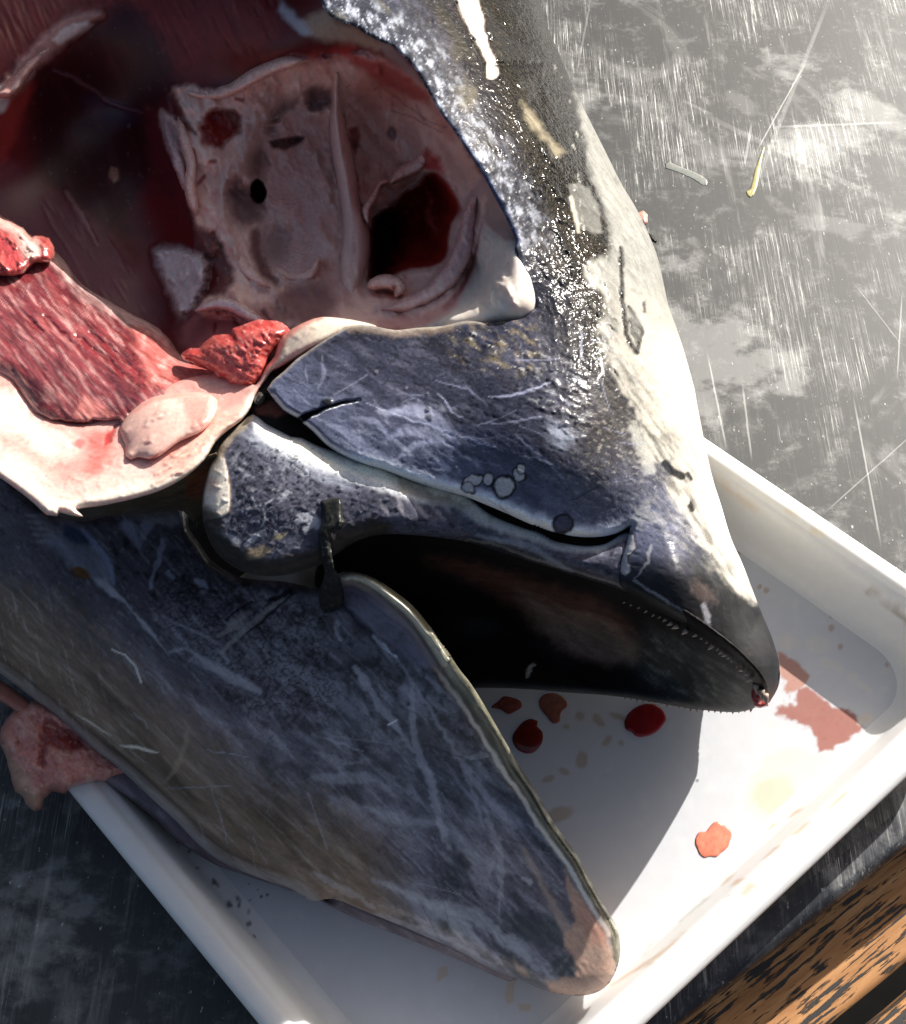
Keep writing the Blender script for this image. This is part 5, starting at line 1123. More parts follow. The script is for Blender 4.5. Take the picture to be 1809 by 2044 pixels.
    p.poly(c1([(1040, 1850), (1300, 1780), (1600, 1800), (1600, 1950), (1200, 2060), (1050, 2000)]), (0.34, 0.12, 0.12), 0.85, 14, 12)
    p.stroke(c1([(1150, 1790), (1280, 1760), (1400, 1800), (1500, 1870)]), [4, 8, 7, 3], (0.55, 0.46, 0.50), 0.7, 5, 7, h=0.25)
    for q in ([(1250, 1870), (1240, 1920)], [(1340, 1830), (1420, 1930)], [(1520, 1800), (1600, 1900)]): p.stroke(c1(q), 3, (0.12, 0.01, 0.01), 0.85, 2, 4, h=-0.1)
    lm = p.poly(c1([(885, 1450), (1000, 1425), (1150, 1475), (1200, 1530), (1190, 1640), (1130, 1740), (1110, 1800), (1040, 1840), (990, 1720), (925, 1580)]), (0.66, 0.57, 0.58), 0.95, 12, 9, 0.25, 0.9)
    p.noise(22, 0.0, 0.5, (0.45, 0.36, 0.38), 0.7, lm, 331, 60, 2); p.noise(9, 0.15, 0.5, (0.80, 0.74, 0.74), 0.6, lm, 334, 60, 2)
    p.noise(10, 0.1, 0.5, (0.34, 0.12, 0.12), 0.6, lm * sstep(375, 415, x), 332); p.noise(16, 0, 0.5, None, 1, lm, 333, 60, 2, h=0.3)
    # red and pink at the upper right of the socket
    p.poly(c2([(280, 290), (420, 250), (440, 300), (560, 340), (720, 420), (860, 560), (840, 600), (620, 520), (480, 420), (350, 340)]), (0.46, 0.035, 0.03), 0.9, 12, 10)
    p.poly(c2([(-100, 330), (200, 270), (300, 300), (330, 350), (100, 370), (-100, 430)]), (0.36, 0.04, 0.035), 0.85, 12, 8)
    p.poly(c2([(590, 340), (700, 400), (860, 530), (1010, 770), (1000, 790), (870, 640), (760, 600), (600, 640), (450, 600), (400, 480)]), (0.50, 0.12, 0.10), 0.6, 20, 14)
    p.noise(13, 0.3, 0.5, (0.4, 0.06, 0.05), 0.7, p.mask(c2([(380, 420), (700, 420), (930, 640), (900, 760), (600, 640), (400, 650)]), 15, 10), 315)
    for q in ([(600, 520), (720, 600), (850, 700), (960, 740)], [(640, 640), (760, 680), (930, 770)], [(780, 610), (830, 700)]): p.stroke(c2(q), [1, 1.8, 1], (0.25, 0.03, 0.04), 0.7, 2, 5)
    p.poly(c2([(390, 740), (440, 730), (460, 790), (430, 900), (405, 850)]), (0.32, 0.04, 0.035), 0.85, 5, 5, 0.3, -0.2)
    p.blob(*c2([(640, 770)])[0], 10, 13, (0.28, 0.14, 0.13), 0.85, 0, 0.4, 4, 0.3, -0.15)
    p.poly(c2([(100, 150), (250, 60), (330, 130), (420, 150), (560, 235), (640, 270), (560, 300), (420, 250), (200, 230)]), (0.58, 0.42, 0.30), 0.8, 10, 8)
    p.poly(c2([(0, 0), (60, 60), (150, 150), (180, 200), (120, 200), (40, 130), (-20, 60)]), (0.55, 0.55, 0.62), 0.85, 7, 6, 0.2)
    p.poly(c2([(560, 240), (640, 265), (700, 320), (840, 510), (780, 470), (680, 380), (600, 320)]), (0.45, 0.36, 0.34), 0.75, 6, 5)
    # the deep hole
    p.poly(c2([(840, 850), (900, 900), (980, 1080), (1060, 1220), (1030, 1260), (950, 1150), (860, 1050), (820, 960), (760, 980)]), (0.58, 0.03, 0.025), 0.9, 7, 8)
    hd = line_dist(x, y, crom(HOLE, True, 16), True)[0]; hin = inside(x + 3 * p.wx, y + 3 * p.wy, crom(HOLE, True, 16))
    hm = np.where(hin, sstep(0, 9, hd), 0)
    p.mix(hm, (0.34, 0.018, 0.014), 0.3)
    p.h -= np.where(hin, 2.6 * sstep(0, 34, hd), 0)
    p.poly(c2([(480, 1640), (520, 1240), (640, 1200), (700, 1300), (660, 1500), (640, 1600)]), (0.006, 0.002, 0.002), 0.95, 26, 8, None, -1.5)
    p.stroke(c2([(830, 1080), (860, 1150), (850, 1250), (900, 1350)]), [3, 7, 10, 3], (0.62, 0.10, 0.08), 0.8, 6, 8, h=0.5)
    p.h += np.where(~hin, 0.35 * sstep(14, 3, hd), 0)
    p.mix(np.where(~hin, sstep(9, 2, hd), 0) * 0.7, (0.72, 0.50, 0.42))
    # rim of the orbit and the white skin notch
    p.stroke(c2([(1180, 1060), (1090, 1200), (1060, 1400), (1000, 1560), (880, 1700), (700, 1790), (560, 1800)]), [12, 18, 22, 24, 24, 20, 10], (0.52, 0.36, 0.35), 0.75, 8, 6, h=0.25)
    p.noise(9, 0.2, 0.5, (0.16, 0.10, 0.11), 0.7, p.mask(c2([(1070, 1230), (1090, 1350), (1010, 1560), (860, 1700), (680, 1790), (700, 1720), (920, 1560), (1000, 1450), (1030, 1300)]), 6, 6), 316, -50, 3)
    p.stroke(c2([(1165, 1290), (1140, 1420), (1090, 1570), (1040, 1680), (960, 1780)]), [2, 3, 4, 5, 8], (0.30, 0.06, 0.07), 0.8, 4, 4, h=-0.1)
    p.poly(c2([(1170, 1050), (1230, 1120), (1310, 1280), (1370, 1420), (1290, 1390), (1220, 1330), (1165, 1270), (1190, 1160)]), (0.42, 0.30, 0.27), 0.8, 5, 4)
    p.poly(c2([(1165, 1285), (1230, 1345), (1300, 1392), (1370, 1400), (1500, 1560), (1560, 1800), (1480, 1900), (1000, 1960), (760, 1950), (880, 1850), (1000, 1760), (1060, 1690), (1110, 1570), (1150, 1430)]), (0.76, 0.68, 0.60), 0.97, 3.5, 3, 0.38)
    p.poly(c2([(560, 1850), (800, 1820), (980, 1740), (1050, 1690), (1020, 1780), (900, 1860), (760, 1900), (560, 1900)]), (0.62, 0.28, 0.25), 0.7, 8, 6)
    p.noise(14, 0.2, 0.5, (0.30, 0.27, 0.25), 0.5, p.mask(c2([(1300, 1400), (1400, 1420), (1420, 1560), (1360, 1600), (1280, 1480)]), 8, 8), 317)
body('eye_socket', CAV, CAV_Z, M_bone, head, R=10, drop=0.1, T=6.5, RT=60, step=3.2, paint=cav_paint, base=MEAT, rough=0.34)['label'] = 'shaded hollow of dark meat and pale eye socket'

def strand(name, pts, wd, zs, tint, light, dark, R_=None, drop=1.1, ang=60, seed=0, T=1.6):
    """a soft fold of tissue along a line"""
    C = crom(pts, False, 10); n = len(C); t = np.linspace(0, 1, n)
    w_ = np.interp(t, np.linspace(0, 1, len(wd)), wd) * (1 + 0.22 * fbm(C[:, 0], C[:, 1], 30, 2, 600 + seed)) * np.clip(np.sin(np.clip(t, 0.02, 0.98) * math.pi) * 3, 0.35, 1)
    d = np.gradient(C, axis=0); d /= np.linalg.norm(d, axis=1)[:, None]; nr = np.stack([-d[:, 1], d[:, 0]], 1)
    out = np.concatenate([C + nr * w_[:, None], (C - nr * w_[:, None])[::-1]])
    k = np.linspace(0, n - 1, len(zs)).astype(int); mx = float(np.mean(wd))
    ctrl = [(C[i][0] + s_ * nr[i][0] * mx, C[i][1] + s_ * nr[i][1] * mx, z) for i, z in zip(k, zs) for s_ in (-1, 1)]
    def pf(p):
        p.noise(18, 0, 0.5, light, 0.7, None, 610 + seed, ang, 3); p.noise(10, 0.1, 0.5, dark, 0.5, None, 640 + seed, ang, 3)
        p.mix(sstep(7, 1, p.d) * 0.5, dark); p.noise(12, 0, 0.5, None, 1, None, 670 + seed, ang, 3, h=0.12)
    return body(name, out, ctrl, M_bone, head, R=R_ or mx, drop=drop, T=T, RT=mx, step=2.6, seg=8, paint=pf, base=tint, rough=0.28)
LP, DP = (0.97, 0.76, 0.67), (0.70, 0.36, 0.30)
for q, (pts, wd, zs, tint) in enumerate((
        (c1([(1720, 370), (1590, 470), (1500, 620), (1455, 800), (1425, 930)]), [14, 20, 20, 16, 10], [13.2, 11.4, 9.4, 8.8, 9.2], PINK),
        (c1([(1310, 990), (1275, 1110), (1290, 1280), (1350, 1430), (1440, 1570), (1570, 1670)]), [8, 15, 15, 14, 15, 9], [9.6, 9.6, 9.6, 9.6, 10.0, 10.6], PINK),
        (c1([(1030, 670), (1070, 800), (1110, 950), (1100, 1080), (1140, 1250)]), [7, 13, 12, 13, 7], [10.6, 10.6, 10.5, 10.4, 10.2], PINK),
        (c1([(935, 640), (985, 790), (1040, 960), (1090, 1130)]), [5, 12, 13, 5], [9.4, 9.6, 9.8, 9.6], (0.60, 0.40, 0.40)),
        (c1([(1040, 520), (1180, 550), (1330, 520), (1470, 440), (1620, 375), (1780, 345)]), [8, 12, 15, 16, 15, 7], [11.2, 11.2, 12.0, 13.2, 14.6, 15.6], PINK),
        (c2([(1165, 1080), (1095, 1220), (1070, 1400), (1000, 1560), (880, 1690), (700, 1775), (570, 1790)]), [6, 15, 18, 20, 19, 16, 7], [13.6, 13.3, 13.4, 13.5, 13.6, 13.6, 13.4], (0.74, 0.48, 0.46)),
        (c2([(505, 1300), (492, 1215), (540, 1130), (572, 1062), (640, 1050)]), [5, 9, 8, 8, 4], [10.0, 9.6, 9.2, 8.8, 8.4], PINK),
        (c2([(850, 840), (800, 950), (700, 1000), (620, 1070)]), [6, 15, 14, 6], [10.2, 9.2, 8.6, 8.6], PINK),
        (c1([(1130, 1800), (1280, 1755), (1420, 1810), (1570, 1910)]), [6, 13, 12, 6], [10.8, 11.2, 11.6, 12.0], (0.62, 0.50, 0.52)),
        (c2([(500, 1660), (600, 1630), (690, 1660), (660, 1720)]), [9, 16, 14, 8], [12.4, 12.4, 12.6, 12.8], PINK),
        (c2([(360, 340), (470, 420), (600, 540), (760, 640)]), [5, 10, 11, 5], [13.6, 12.4, 11.4, 11.8], (0.72, 0.36, 0.31)),
        (c1([(1570, 1540), (1680, 1600), (1790, 1590), (1850, 1480)]), [6, 13, 13, 6], [8.6, 8.8, 9.2, 9.6], PINK))):
    strand('membrane_fold', pts, wd, zs, tint, LP, DP, seed=q)
strand('tendon', c1([(-60, 570), (60, 510), (190, 350), (320, 225), (450, 130), (600, 70)]), [16, 17, 18, 19, 18, 8], [14.0, 14.0, 13.9, 13.9, 13.8, 13.9], (0.60, 0.34, 0.30), (0.82, 0.66, 0.62), (0.42, 0.12, 0.10), drop=1.2, ang=-50, seed=20)
def ridge_paint(p):
    p.noise(24, 0, 0.5, (0.95, 0.74, 0.66), 0.7, None, 321, 82, 5)
    p.noise(14, 0.15, 0.5, (0.66, 0.38, 0.34), 0.5, None, 322, 82, 4)
    p.mix(sstep(10, 2, p.d) * 0.4, (0.55, 0.30, 0.26))
    p.noise(16, 0, 0.5, None, 1, None, 323, 82, 5, h=0.12)
body('bone_ridge', c2([(285, 390), (330, 370), (360, 420), (350, 560), (372, 700), (410, 860), (442, 1040), (462, 1180), (500, 1270), (520, 1400), (505, 1560), (470, 1680), (440, 1760), (380, 1760), (330, 1600), (350, 1400), (350, 1250), (320, 1060), (278, 800), (285, 560)]),
     [(670, 130, 14.2), (672, 200, 12.2), (680, 300, 10.6), (690, 400, 9.8), (710, 480, 9.9), (720, 560, 10.6), (700, 610, 11.2)], M_bone, head, R=24, drop=3.2, T=3.0, RT=30, step=3, paint=ridge_paint, base=(0.88, 0.62, 0.54), rough=0.33)

# sunlit red muscle, with its fibres
MUS = c3([(-280, -60), (-60, -60), (60, 10), (130, 60), (300, 170), (370, 240), (480, 380), (640, 480), (780, 560), (900, 620), (985, 700), (1050, 790), (1150, 830), (1300, 850), (1450, 960), (1480, 1020), (1300, 1060), (1100, 1050), (900, 1120), (700, 1240), (520, 1290), (350, 1240), (200, 1160), (60, 960), (-100, 860), (-280, 700)])
MUS_Z = [(-90, 430, 10.0), (60, 480, 10.2), (130, 520, 10.2), (220, 610, 10.2), (320, 680, 10.3), (360, 715, 10.6), (-90, 650, 12.6), (60, 650, 12.2), (150, 720, 12.4), (250, 740, 12.0), (300, 800, 13.2), (440, 760, 12.6), (500, 790, 12.8), (180, 870, 13.0), (60, 800, 13.3), (-90, 700, 13.5), (400, 800, 13)]
def mus_paint(p):
    x, y = p.x, p.y
    p.noise(26, -0.1, 0.5, (0.28, 0.07, 0.072), 0.8, None, 401, 52, 5)
    p.noise(12, 0.1, 0.5, (0.13, 0.010, 0.014), 0.85, None, 402, 52, 7, h=-0.06)
    p.noise(8, 0.1, 0.5, (0.58, 0.32, 0.30), 0.7, None, 403, 50, 10, h=0.03)
    p.noise(7, 0.0, 0.5, None, 1, None, 404, 50, 12, h=0.05)
    p.noise(5, 0.0, 0.5, None, 1, None, 414, 50, 10, h=0.03)
    p.noise(10, 0.2, 0.5, (0.66, 0.42, 0.39), 0.6, None, 415, 51, 9)  # pale fibre glints painted as fine streaks
    dk = p.mask(c3([(0, 560), (150, 640), (400, 850), (600, 1000), (560, 1120), (350, 1080), (150, 900), (0, 720)]), 30, 14)
    p.mix(dk * 0.55, (0.10, 0.012, 0.018))
    p.noise(9, 0.15, 0.45, (0.5, 0.14, 0.13), 0.6, dk, 411, 52, 8)
    ed = sstep(34, 8, line_dist(x, y, crom(c3([(-60, -60), (130, 60), (370, 240), (480, 380), (640, 480), (780, 560), (900, 620), (985, 700), (1050, 790)]), False))[0] + 10 * p.wx)
    p.mix(ed * 0.9, (0.74, 0.50, 0.46), 0.2)
    p.noise(8, 0.0, 0.5, None, 1, ed, 405, 40, 2, h=0.12)
    for q in ([(440, 680), (640, 830), (760, 940)], [(520, 660), (700, 800), (800, 900)], [(250, 560), (400, 700), (500, 800)], [(620, 600), (780, 720), (900, 800)], [(100, 520), (250, 660)]):
        p.stroke(c3(q), [2, 5, 2], (0.16, 0.01, 0.014), 0.8, 4, 6, h=-0.2)
    p.noise(30, 0.0, 0.4, (0.07, 0.012, 0.018), 0.75, None, 416, 52, 4)
    p.noise(15, 0.1, 0.45, (0.50, 0.24, 0.23), 0.6, None, 417, 51, 6)
    lo = sstep(34, 6, line_dist(x, y, crom(c3([(-100, 860), (60, 960), (200, 1160), (350, 1240), (520, 1290), (700, 1240), (900, 1120), (1100, 1050), (1300, 1060)]), False))[0] + 12 * p.wx)
    p.mix(lo * 0.8, (0.66, 0.34, 0.29), 0.3)
    red = p.mask(c3([(780, 620), (950, 680), (1050, 800), (1250, 850), (1420, 960), (1100, 1000), (900, 960), (820, 800)]), 18, 12)
    p.mix(red * 0.8, (0.58, 0.15, 0.13)); p.noise(16, 0.0, 0.5, (0.72, 0.40, 0.35), 0.7, red, 406, 40, 2)
    p.noise(20, 0.2, 0.5, (0.70, 0.45, 0.38), 0.6, sstep(800, 840, y), 407, 10, 3)
    p.stroke(c3([(220, 1150), (330, 1190), (450, 1200), (560, 1190), (690, 1180)]), [4, 7, 8, 8, 4], (0.20, 0.015, 0.015), 0.9, 4, 6, h=-0.4)
    p.poly(c3([(430, 1150), (500, 1030), (560, 1060), (690, 1170), (560, 1180)]), (0.62, 0.22, 0.19), 0.6, 8, 8)
body('red_muscle', MUS, MUS_Z, M_muscle, head, R=60, drop=1.5, T=4, RT=60, step=3, paint=mus_paint, base=(0.17, 0.026, 0.032), rough=0.24)['label'] = 'sunlit fibrous red muscle'

def chunk_paint(p):
    p.noise(16, 0, 0.5, (0.56, 0.13, 0.11), 0.8, None, 421, 55, 3, h=0.2)
    p.noise(9, 0.1, 0.5, (0.25, 0.02, 0.02), 0.6, None, 422, 60, 5, h=-0.05)
    p.noise(7, 0, 0.5, None, 1, None, 423, h=0.1)
    p.mix(sstep(30, 5, line_dist(p.x, p.y, crom(c3([(0, -10), (130, 60), (180, 180)]), False))[0]) * 0.8, (0.78, 0.6, 0.52))
    p.mix(sstep(12, 2, p.d) * 0.6, (0.62, 0.2, 0.16))
body('flesh_chunk', c3([(-280, -90), (-60, -60), (60, 10), (140, 50), (180, 110), (200, 90), (290, 105), (315, 160), (300, 250), (200, 260), (140, 320), (60, 340), (0, 330), (-280, 300)]),
     [(-90, 430, 10.8), (0, 440, 11.2), (60, 470, 11.4), (100, 490, 11.2), (20, 540, 12.0), (-90, 540, 12.4), (90, 520, 11.6)], M_muscle, head, R=22, drop=1.0, T=1.6, RT=30, step=3, paint=chunk_paint, base=(0.40, 0.05, 0.05), rough=0.25, rag=4)

# pale fatty collar, cut clean
FAT = c3([(-280, 1330), (-100, 1440), (0, 1500), (100, 1570), (200, 1650), (270, 1715), (330, 1722), (345, 1700), (400, 1715), (490, 1728), (450, 1685), (600, 1660), (800, 1615), (950, 1565), (1080, 1490), (1180, 1400), (1250, 1290), (1320, 1225), (1400, 1165), (1450, 1095), (1478, 1025), (1530, 945), (1580, 880), (1640, 850), (1760, 780), (1850, 730)]) + c4([(640, 240), (780, 255), (760, 215), (640, 185), (500, 172), (420, 195), (330, 245), (290, 290), (270, 360), (230, 410)]) + \
      c3([(1480, 960), (1400, 930), (1250, 900), (1100, 920), (900, 990), (740, 1060), (640, 1130), (480, 1180), (300, 1140), (180, 1060), (80, 900), (0, 760), (-280, 620)])
FAT_Z = [(-90, 700, 12.8), (0, 790, 12.9), (100, 900, 13.0), (-90, 920, 13.9), (0, 955, 13.9), (120, 1015, 13.9), (170, 960, 13.7), (160, 1025, 13.8), (300, 980, 13.8), (400, 900, 13.8), (250, 900, 13.3), (350, 850, 13.2), (480, 810, 13.6), (520, 770, 13.7), (560, 720, 14.2), (620, 660, 14.9), (700, 660, 15.0), (480, 770, 13.0), (400, 770, 12.6), (250, 810, 12.4)]
def fat_paint(p):
    x, y = p.x, p.y
    p.noise(50, -0.1, 0.5, (0.72, 0.46, 0.40), 0.7, None, 431, 10, 2)
    p.noise(20, 0.15, 0.5, (0.58, 0.19, 0.165), 0.6, None, 432, 0, 2)
    lowd = line_dist(x, y, crom(c3([(-280, 1330), (0, 1500), (200, 1650), (330, 1720), (600, 1660), (950, 1565), (1180, 1400), (1320, 1225), (1450, 1095)]), False))[0]
    p.mix(sstep(40, 16, lowd + 8 * p.wx) * 0.9, (0.80, 0.72, 0.60), 0.4)
    p.mix(sstep(80, 45, lowd) * sstep(600, 700, y + x * 0.0) * sstep(380, 250, x) * 0.5, (0.8, 0.66, 0.58))
    p.poly(c3([(0, 1000), (130, 1030), (200, 1160), (420, 1250), (500, 1290), (430, 1380), (280, 1390), (120, 1250), (-100, 1150)]), (0.80, 0.66, 0.58), 0.8, 16, 12)
    rd = p.mask(c3([(500, 1260), (640, 1220), (640, 1320), (580, 1480), (500, 1480), (520, 1360)]), 14, 12)
    p.mix(rd * 0.75, (0.55, 0.12, 0.10)); p.poly(c3([(610, 1250), (690, 1190), (670, 1230), (640, 1300), (600, 1310)]), (0.42, 0.02, 0.02), 0.85, 4, 4, 0.2, -0.1)
    p.blob(*c3([(460, 1300)])[0], 12, 8, (0.5, 0.06, 0.06), 0.7, 0, 0.5, 8)
    p.poly(c3([(1000, 1280), (1200, 1170), (1400, 1100), (1360, 1180), (1200, 1330), (1080, 1450), (900, 1520), (960, 1420)]), (0.74, 0.38, 0.30), 0.65, 12, 10)
    for q in ([(900, 1480), (1080, 1370), (1250, 1240), (1400, 1150)], [(960, 1420), (1100, 1320), (1280, 1200)], [(880, 1540), (1050, 1450), (1180, 1340)], [(1000, 1380), (1200, 1230)]):
        p.stroke(c3(q), [2, 4, 2], (0.78, 0.52, 0.42), 0.7, 3, 5, h=0.1)
    p.poly(c3([(1150, 960), (1300, 980), (1440, 1010), (1400, 1090), (1250, 1080), (1130, 1040)]), (0.72, 0.36, 0.31), 0.8, 8, 8)
    p.poly(c3([(0, 1290), (60, 1270), (90, 1320), (0, 1360)]), (0.7, 0.28, 0.25), 0.5, 10, 10)
    for X, Y in ((270, 1490), (400, 1495), (1180, 1080)): p.blob(*c3([(X, Y)])[0], 4, 3, (0.62, 0.2, 0.18), 0.6, 0, .4, 2)
    p.stroke(c3([(1030, 1290), (1200, 1150)]), 2, (0.5, 0.1, 0.1), 0.4, 3, 5)
    # strip above the cheek plate: cream; border with the red shred
    cs = p.mask(c3([(1540, 940), (1600, 840), (1760, 740), (1900, 700)]) + c4([(800, 260), (780, 180), (640, 150), (500, 160), (360, 240), (290, 320)]), 8, 5)
    p.mix(cs * 0.9, (0.80, 0.68, 0.55), 0.38)
    p.stroke(c4([(240, 420), (280, 340), (330, 260), (420, 200), (500, 175)]), [8, 8, 7, 6, 4], (0.62, 0.20, 0.16), 0.7, 5, 6)
    p.noise(14, 0, 0.5, None, 1, None, 433, 20, 2, h=0.035)
body('fat_collar', FAT, FAT_Z, M_flesh, head, R=16, drop=0.5, T=1.6, RT=30, step=3, paint=fat_paint, base=(0.66, 0.33, 0.285), rough=0.32)['label'] = 'pale pink cut collar of fat with a white skin edge'

def lobe_paint(p):
    p.noise(30, 0, 0.5, (0.80, 0.60, 0.50), 0.7, None, 441, -20, 2)
    p.poly(c3([(1050, 1040), (1200, 1040), (1220, 1170), (1120, 1220), (1080, 1150)]), (0.70, 0.24, 0.20), 0.75, 12, 12)
    p.stroke(c3([(760, 1120), (880, 1050), (1030, 1020)]), 5, (0.62, 0.2, 0.17), 0.7, 4, 6)
    p.poly(c3([(700, 1200), (840, 1190), (900, 1260), (800, 1330), (730, 1320)]), (0.66, 0.38, 0.33), 0.6, 14, 10)
    p.noise(30, 0, 0.5, None, 1, None, 442, -20, 2, h=0.1)
    p.mix(sstep(14, 2, p.d + 5 * p.wx) * 0.7, (0.72, 0.38, 0.32))
    p.stroke(c3([(720, 1320), (725, 1380), (757, 1403), (800, 1386), (866, 1396), (910, 1372)]), 2.2, (0.35, 0.03, 0.03), 0.85, 1.5, 2)
body('cheek_fat', c3([(690, 1215), (750, 1120), (880, 1035), (1040, 1010), (1180, 1005), (1260, 1050), (1240, 1150), (1170, 1230), (1040, 1290), (930, 1370), (865, 1395), (800, 1385), (755, 1402), (722, 1380), (722, 1310), (698, 1260)]),
     [(250, 850, 13.4), (300, 820, 13.7), (400, 800, 13.7), (280, 900, 13.95), (340, 860, 14.1), (390, 850, 14.1)], M_flesh, head, R=44, drop=0.5, T=1.4, RT=30, step=3, paint=lobe_paint, base=(0.74, 0.48, 0.41), rough=0.3)

def shred_paint(p):
    p.noise(16, 0, 0.5, (0.60, 0.11, 0.10), 0.8, None, 451, 20, 2, h=0.12)
    p.noise(13, 0.3, 0.8, (0.66, 0.17, 0.14), 0.6, None, 456, 25, 3, 2, ridge=True, h=0.03)
    p.noise(14, 0.15, 0.5, (0.26, 0.012, 0.014), 0.7, None, 452, 40, 3, h=-0.04)
    p.noise(7, 0.2, 0.5, (0.76, 0.30, 0.27), 0.7, None, 453, 30, 4, h=0.04)
    p.noise(5, 0.2, 0.5, (0.8, 0.5, 0.45), 0.6, None, 455, 60, 5)
    p.noise(6, 0, 0.5, None, 1, None, 454, 70, 3, h=0.06)
body('muscle_shred', c3([(1040, 790), (1100, 750), (1190, 720), (1240, 680), (1330, 670), (1350, 635), (1440, 600), (1500, 585), (1600, 592), (1670, 620), (1690, 655), (1620, 730), (1560, 810), (1550, 880), (1490, 960), (1420, 1000), (1320, 960), (1200, 880), (1110, 830)]),
     [(370, 700, 12.4), (400, 680, 12.6), (470, 650, 13.8), (560, 650, 14.0), (500, 720, 13.8), (440, 720, 13.4), (520, 750, 13.6), (480, 770, 13.2)], M_flesh, head, R=30, drop=1.0, T=1.6, RT=30, step=2.6, paint=shred_paint, base=(0.45, 0.055, 0.05), rough=0.32, rag=9)

# gill membrane under the collar
def gill_paint(p):
    p.noise(10, 0, 0.5, (0.06, 0.05, 0.04), 0.7, None, 461, -15, 6)
    p.noise(9, 0.2, 0.5, (0.22, 0.18, 0.10), 0.6, None, 462, -15, 7)
    p.poly(c3([(1080, 1500), (1220, 1400), (1200, 1500), (1170, 1640), (1080, 1600)]), (0.20, 0.06, 0.03), 0.8, 6, 6)
body('gill_membrane', c3([(330, 1712), (450, 1670), (600, 1640), (800, 1590), (950, 1540), (1080, 1470), (1200, 1370), (1260, 1350), (1240, 1460), (1200, 1580), (1180, 1700), (1120, 1760), (1060, 1690), (900, 1700), (600, 1730), (480, 1755)]),
     [(150, 1000, 13.0), (250, 985, 12.9), (350, 950, 12.6), (400, 930, 12.6), (150, 1040, 8.4), (250, 1040, 7.4), (370, 1035, 6.4), (400, 1040, 6.0), (250, 1015, 10.6), (370, 1000, 10.0)], M_skin, head, R=10, drop=0.3, T=1.2, RT=20, step=3.5, paint=gill_paint, base=(0.10, 0.075, 0.045), rough=0.3)

# dark tissue deep in the slit behind the cheek plate, with a wet bead
def slit_paint(p):
    p.poly(c3([(1480, 1100), (1570, 1055), (1660, 1130), (1600, 1150), (1490, 1130)]), (0.30, 0.10, 0.07), 0.9, 5, 4)
    p.blob(*c4([(195, 565)])[0], 12, 14, (0.05, 0.045, 0.04), 1, 0, 0.2, 2, 0.08, 0.6)
body('cheek_slit', c4([(140, 610), (170, 540), (210, 480), (265, 430), (330, 480), (520, 690), (640, 780), (800, 850), (1000, 930), (1200, 980), (1450, 1080), (1650, 1150), (1900, 1190), (2010, 1160), (2060, 1200), (1950, 1310), (1780, 1330), (1600, 1300), (1400, 1220), (1200, 1120), (900, 1000), (560, 860), (380, 790), (230, 720), (150, 660)]),
     [(500, 800, 13.0), (540, 760, 13.2), (600, 850, 12.4), (700, 900, 12.2), (760, 920, 12.2), (950, 1010, 11.6), (1100, 1085, 10.8), (1250, 1085, 10.2), (1280, 1060, 10.2)], M_skin, head, R=8, drop=0.3, T=1.2, RT=20, step=3, paint=slit_paint, base=(0.025, 0.018, 0.015), rough=0.3)

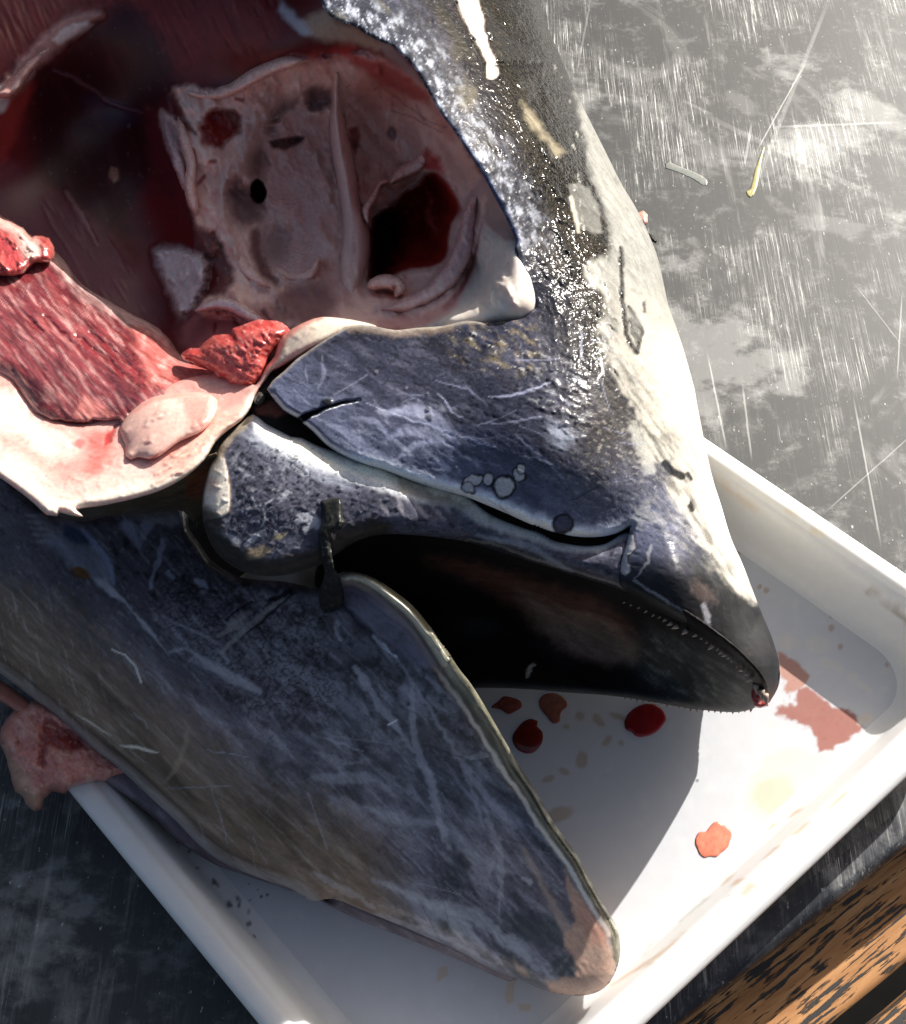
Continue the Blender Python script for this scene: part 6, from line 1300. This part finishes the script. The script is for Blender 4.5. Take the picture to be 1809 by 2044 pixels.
# scrap of flesh hanging out below the throat
def flap_paint(p):
    p.noise(26, -0.1, 0.5, (0.68, 0.38, 0.32), 0.8, None, 471, 40, 2, h=0.25)
    p.noise(14, 0.1, 0.5, (0.36, 0.06, 0.05), 0.6, None, 472, 60, 2, h=-0.15)
    p.poly(b3([(220, 300), (300, 330), (420, 440), (330, 460), (240, 430), (210, 540), (180, 520)]), (0.22, 0.012, 0.012), 0.85, 8, 8, None, -0.3)
    p.poly(b3([(0, 440), (40, 560), (110, 690), (170, 745), (215, 700), (170, 640), (100, 540)]), (0.58, 0.38, 0.26), 0.7, 12, 10)
    p.noise(9, 0, 0.5, None, 1, None, 473, h=0.15)
body('flesh_flap', b3([(150, 215), (60, 270), (5, 345), (3, 430), (35, 500), (55, 600), (75, 650), (110, 680), (125, 715), (165, 748), (205, 740), (215, 690), (255, 650), (310, 665), (345, 635), (420, 615), (510, 600), (620, 575), (700, 560), (620, 430), (450, 300), (300, 240)]),
     [(0, 1450, 5.4), (60, 1420, 5.6), (100, 1500, 5.8), (60, 1580, 5.0), (75, 1615, 4.4), (150, 1570, 5.2), (250, 1540, 4.6), (180, 1460, 4.8)], M_flesh, head, lift=0, R=26, drop=1.4, T=2.4, RT=40, step=3, paint=flap_paint, base=(0.55, 0.22, 0.18), rough=0.3, rag=4)
body('belly_flap', [(-90, 1330), (-40, 1330), (60, 1400), (140, 1470), (60, 1440), (0, 1400), (-90, 1380)], [(-90, 1350, 5.4), (50, 1420, 5.4), (0, 1380, 5.2)], M_flesh, head, lift=0, R=14, drop=0.5, T=1.5, RT=20, step=4, base=(0.42, 0.16, 0.12), rough=0.35)

# ------------------------------------------------------------------ bits on the steel
def scrap(name, pts, z, label, cat, base, m=M_flesh, R=8, drop=0.4):
    c_ = np.mean(pts, 0)
    b = body(name, pts, [], m, None, R=R, drop=drop, T=0, RT=5, step=2, base=base, rough=0.3, zfun=lambda x, y: np.full(len(x), z + drop), flat_bottom=z, origin=at(c_[0], c_[1], 0.0), rag=1.5)
    return tag(b, label, cat)
scrap('flesh_scrap', b2([(590, 930), (625, 918), (645, 935), (645, 970), (632, 985), (600, 960)]), 0.5, 'tiny pink flesh scrap on the steel beside the pale back of the head', 'scrap', (0.7, 0.33, 0.26))
scrap('skin_scrap', b2([(640, 1010), (665, 1025), (688, 1050), (680, 1062), (655, 1048)]), 0.3, 'tiny black skin scrap on the steel beside the pale back of the head', 'scrap', (0.01, 0.01, 0.01), M_skin, 5, 0.3)
scrap('fat_scrap', b2([(1072, 835), (1090, 825), (1100, 790), (1112, 740), (1128, 690), (1148, 640), (1155, 640), (1142, 700), (1130, 780), (1122, 815), (1108, 850), (1090, 862), (1078, 852)]), 0.0, 'thin yellow sliver of fat lying on the scratched steel', 'scrap', (0.55, 0.46, 0.2), M_flesh, 4, 0.05)
scrap('fat_scrap', b2([(720, 712), (740, 705), (780, 725), (850, 750), (905, 785), (905, 808), (880, 808), (840, 780), (770, 750), (722, 735)]), 0.0, 'pale smear of fat drying on the steel right of the head', 'scrap', (0.30, 0.295, 0.26), M_flesh, 6, 0.015)
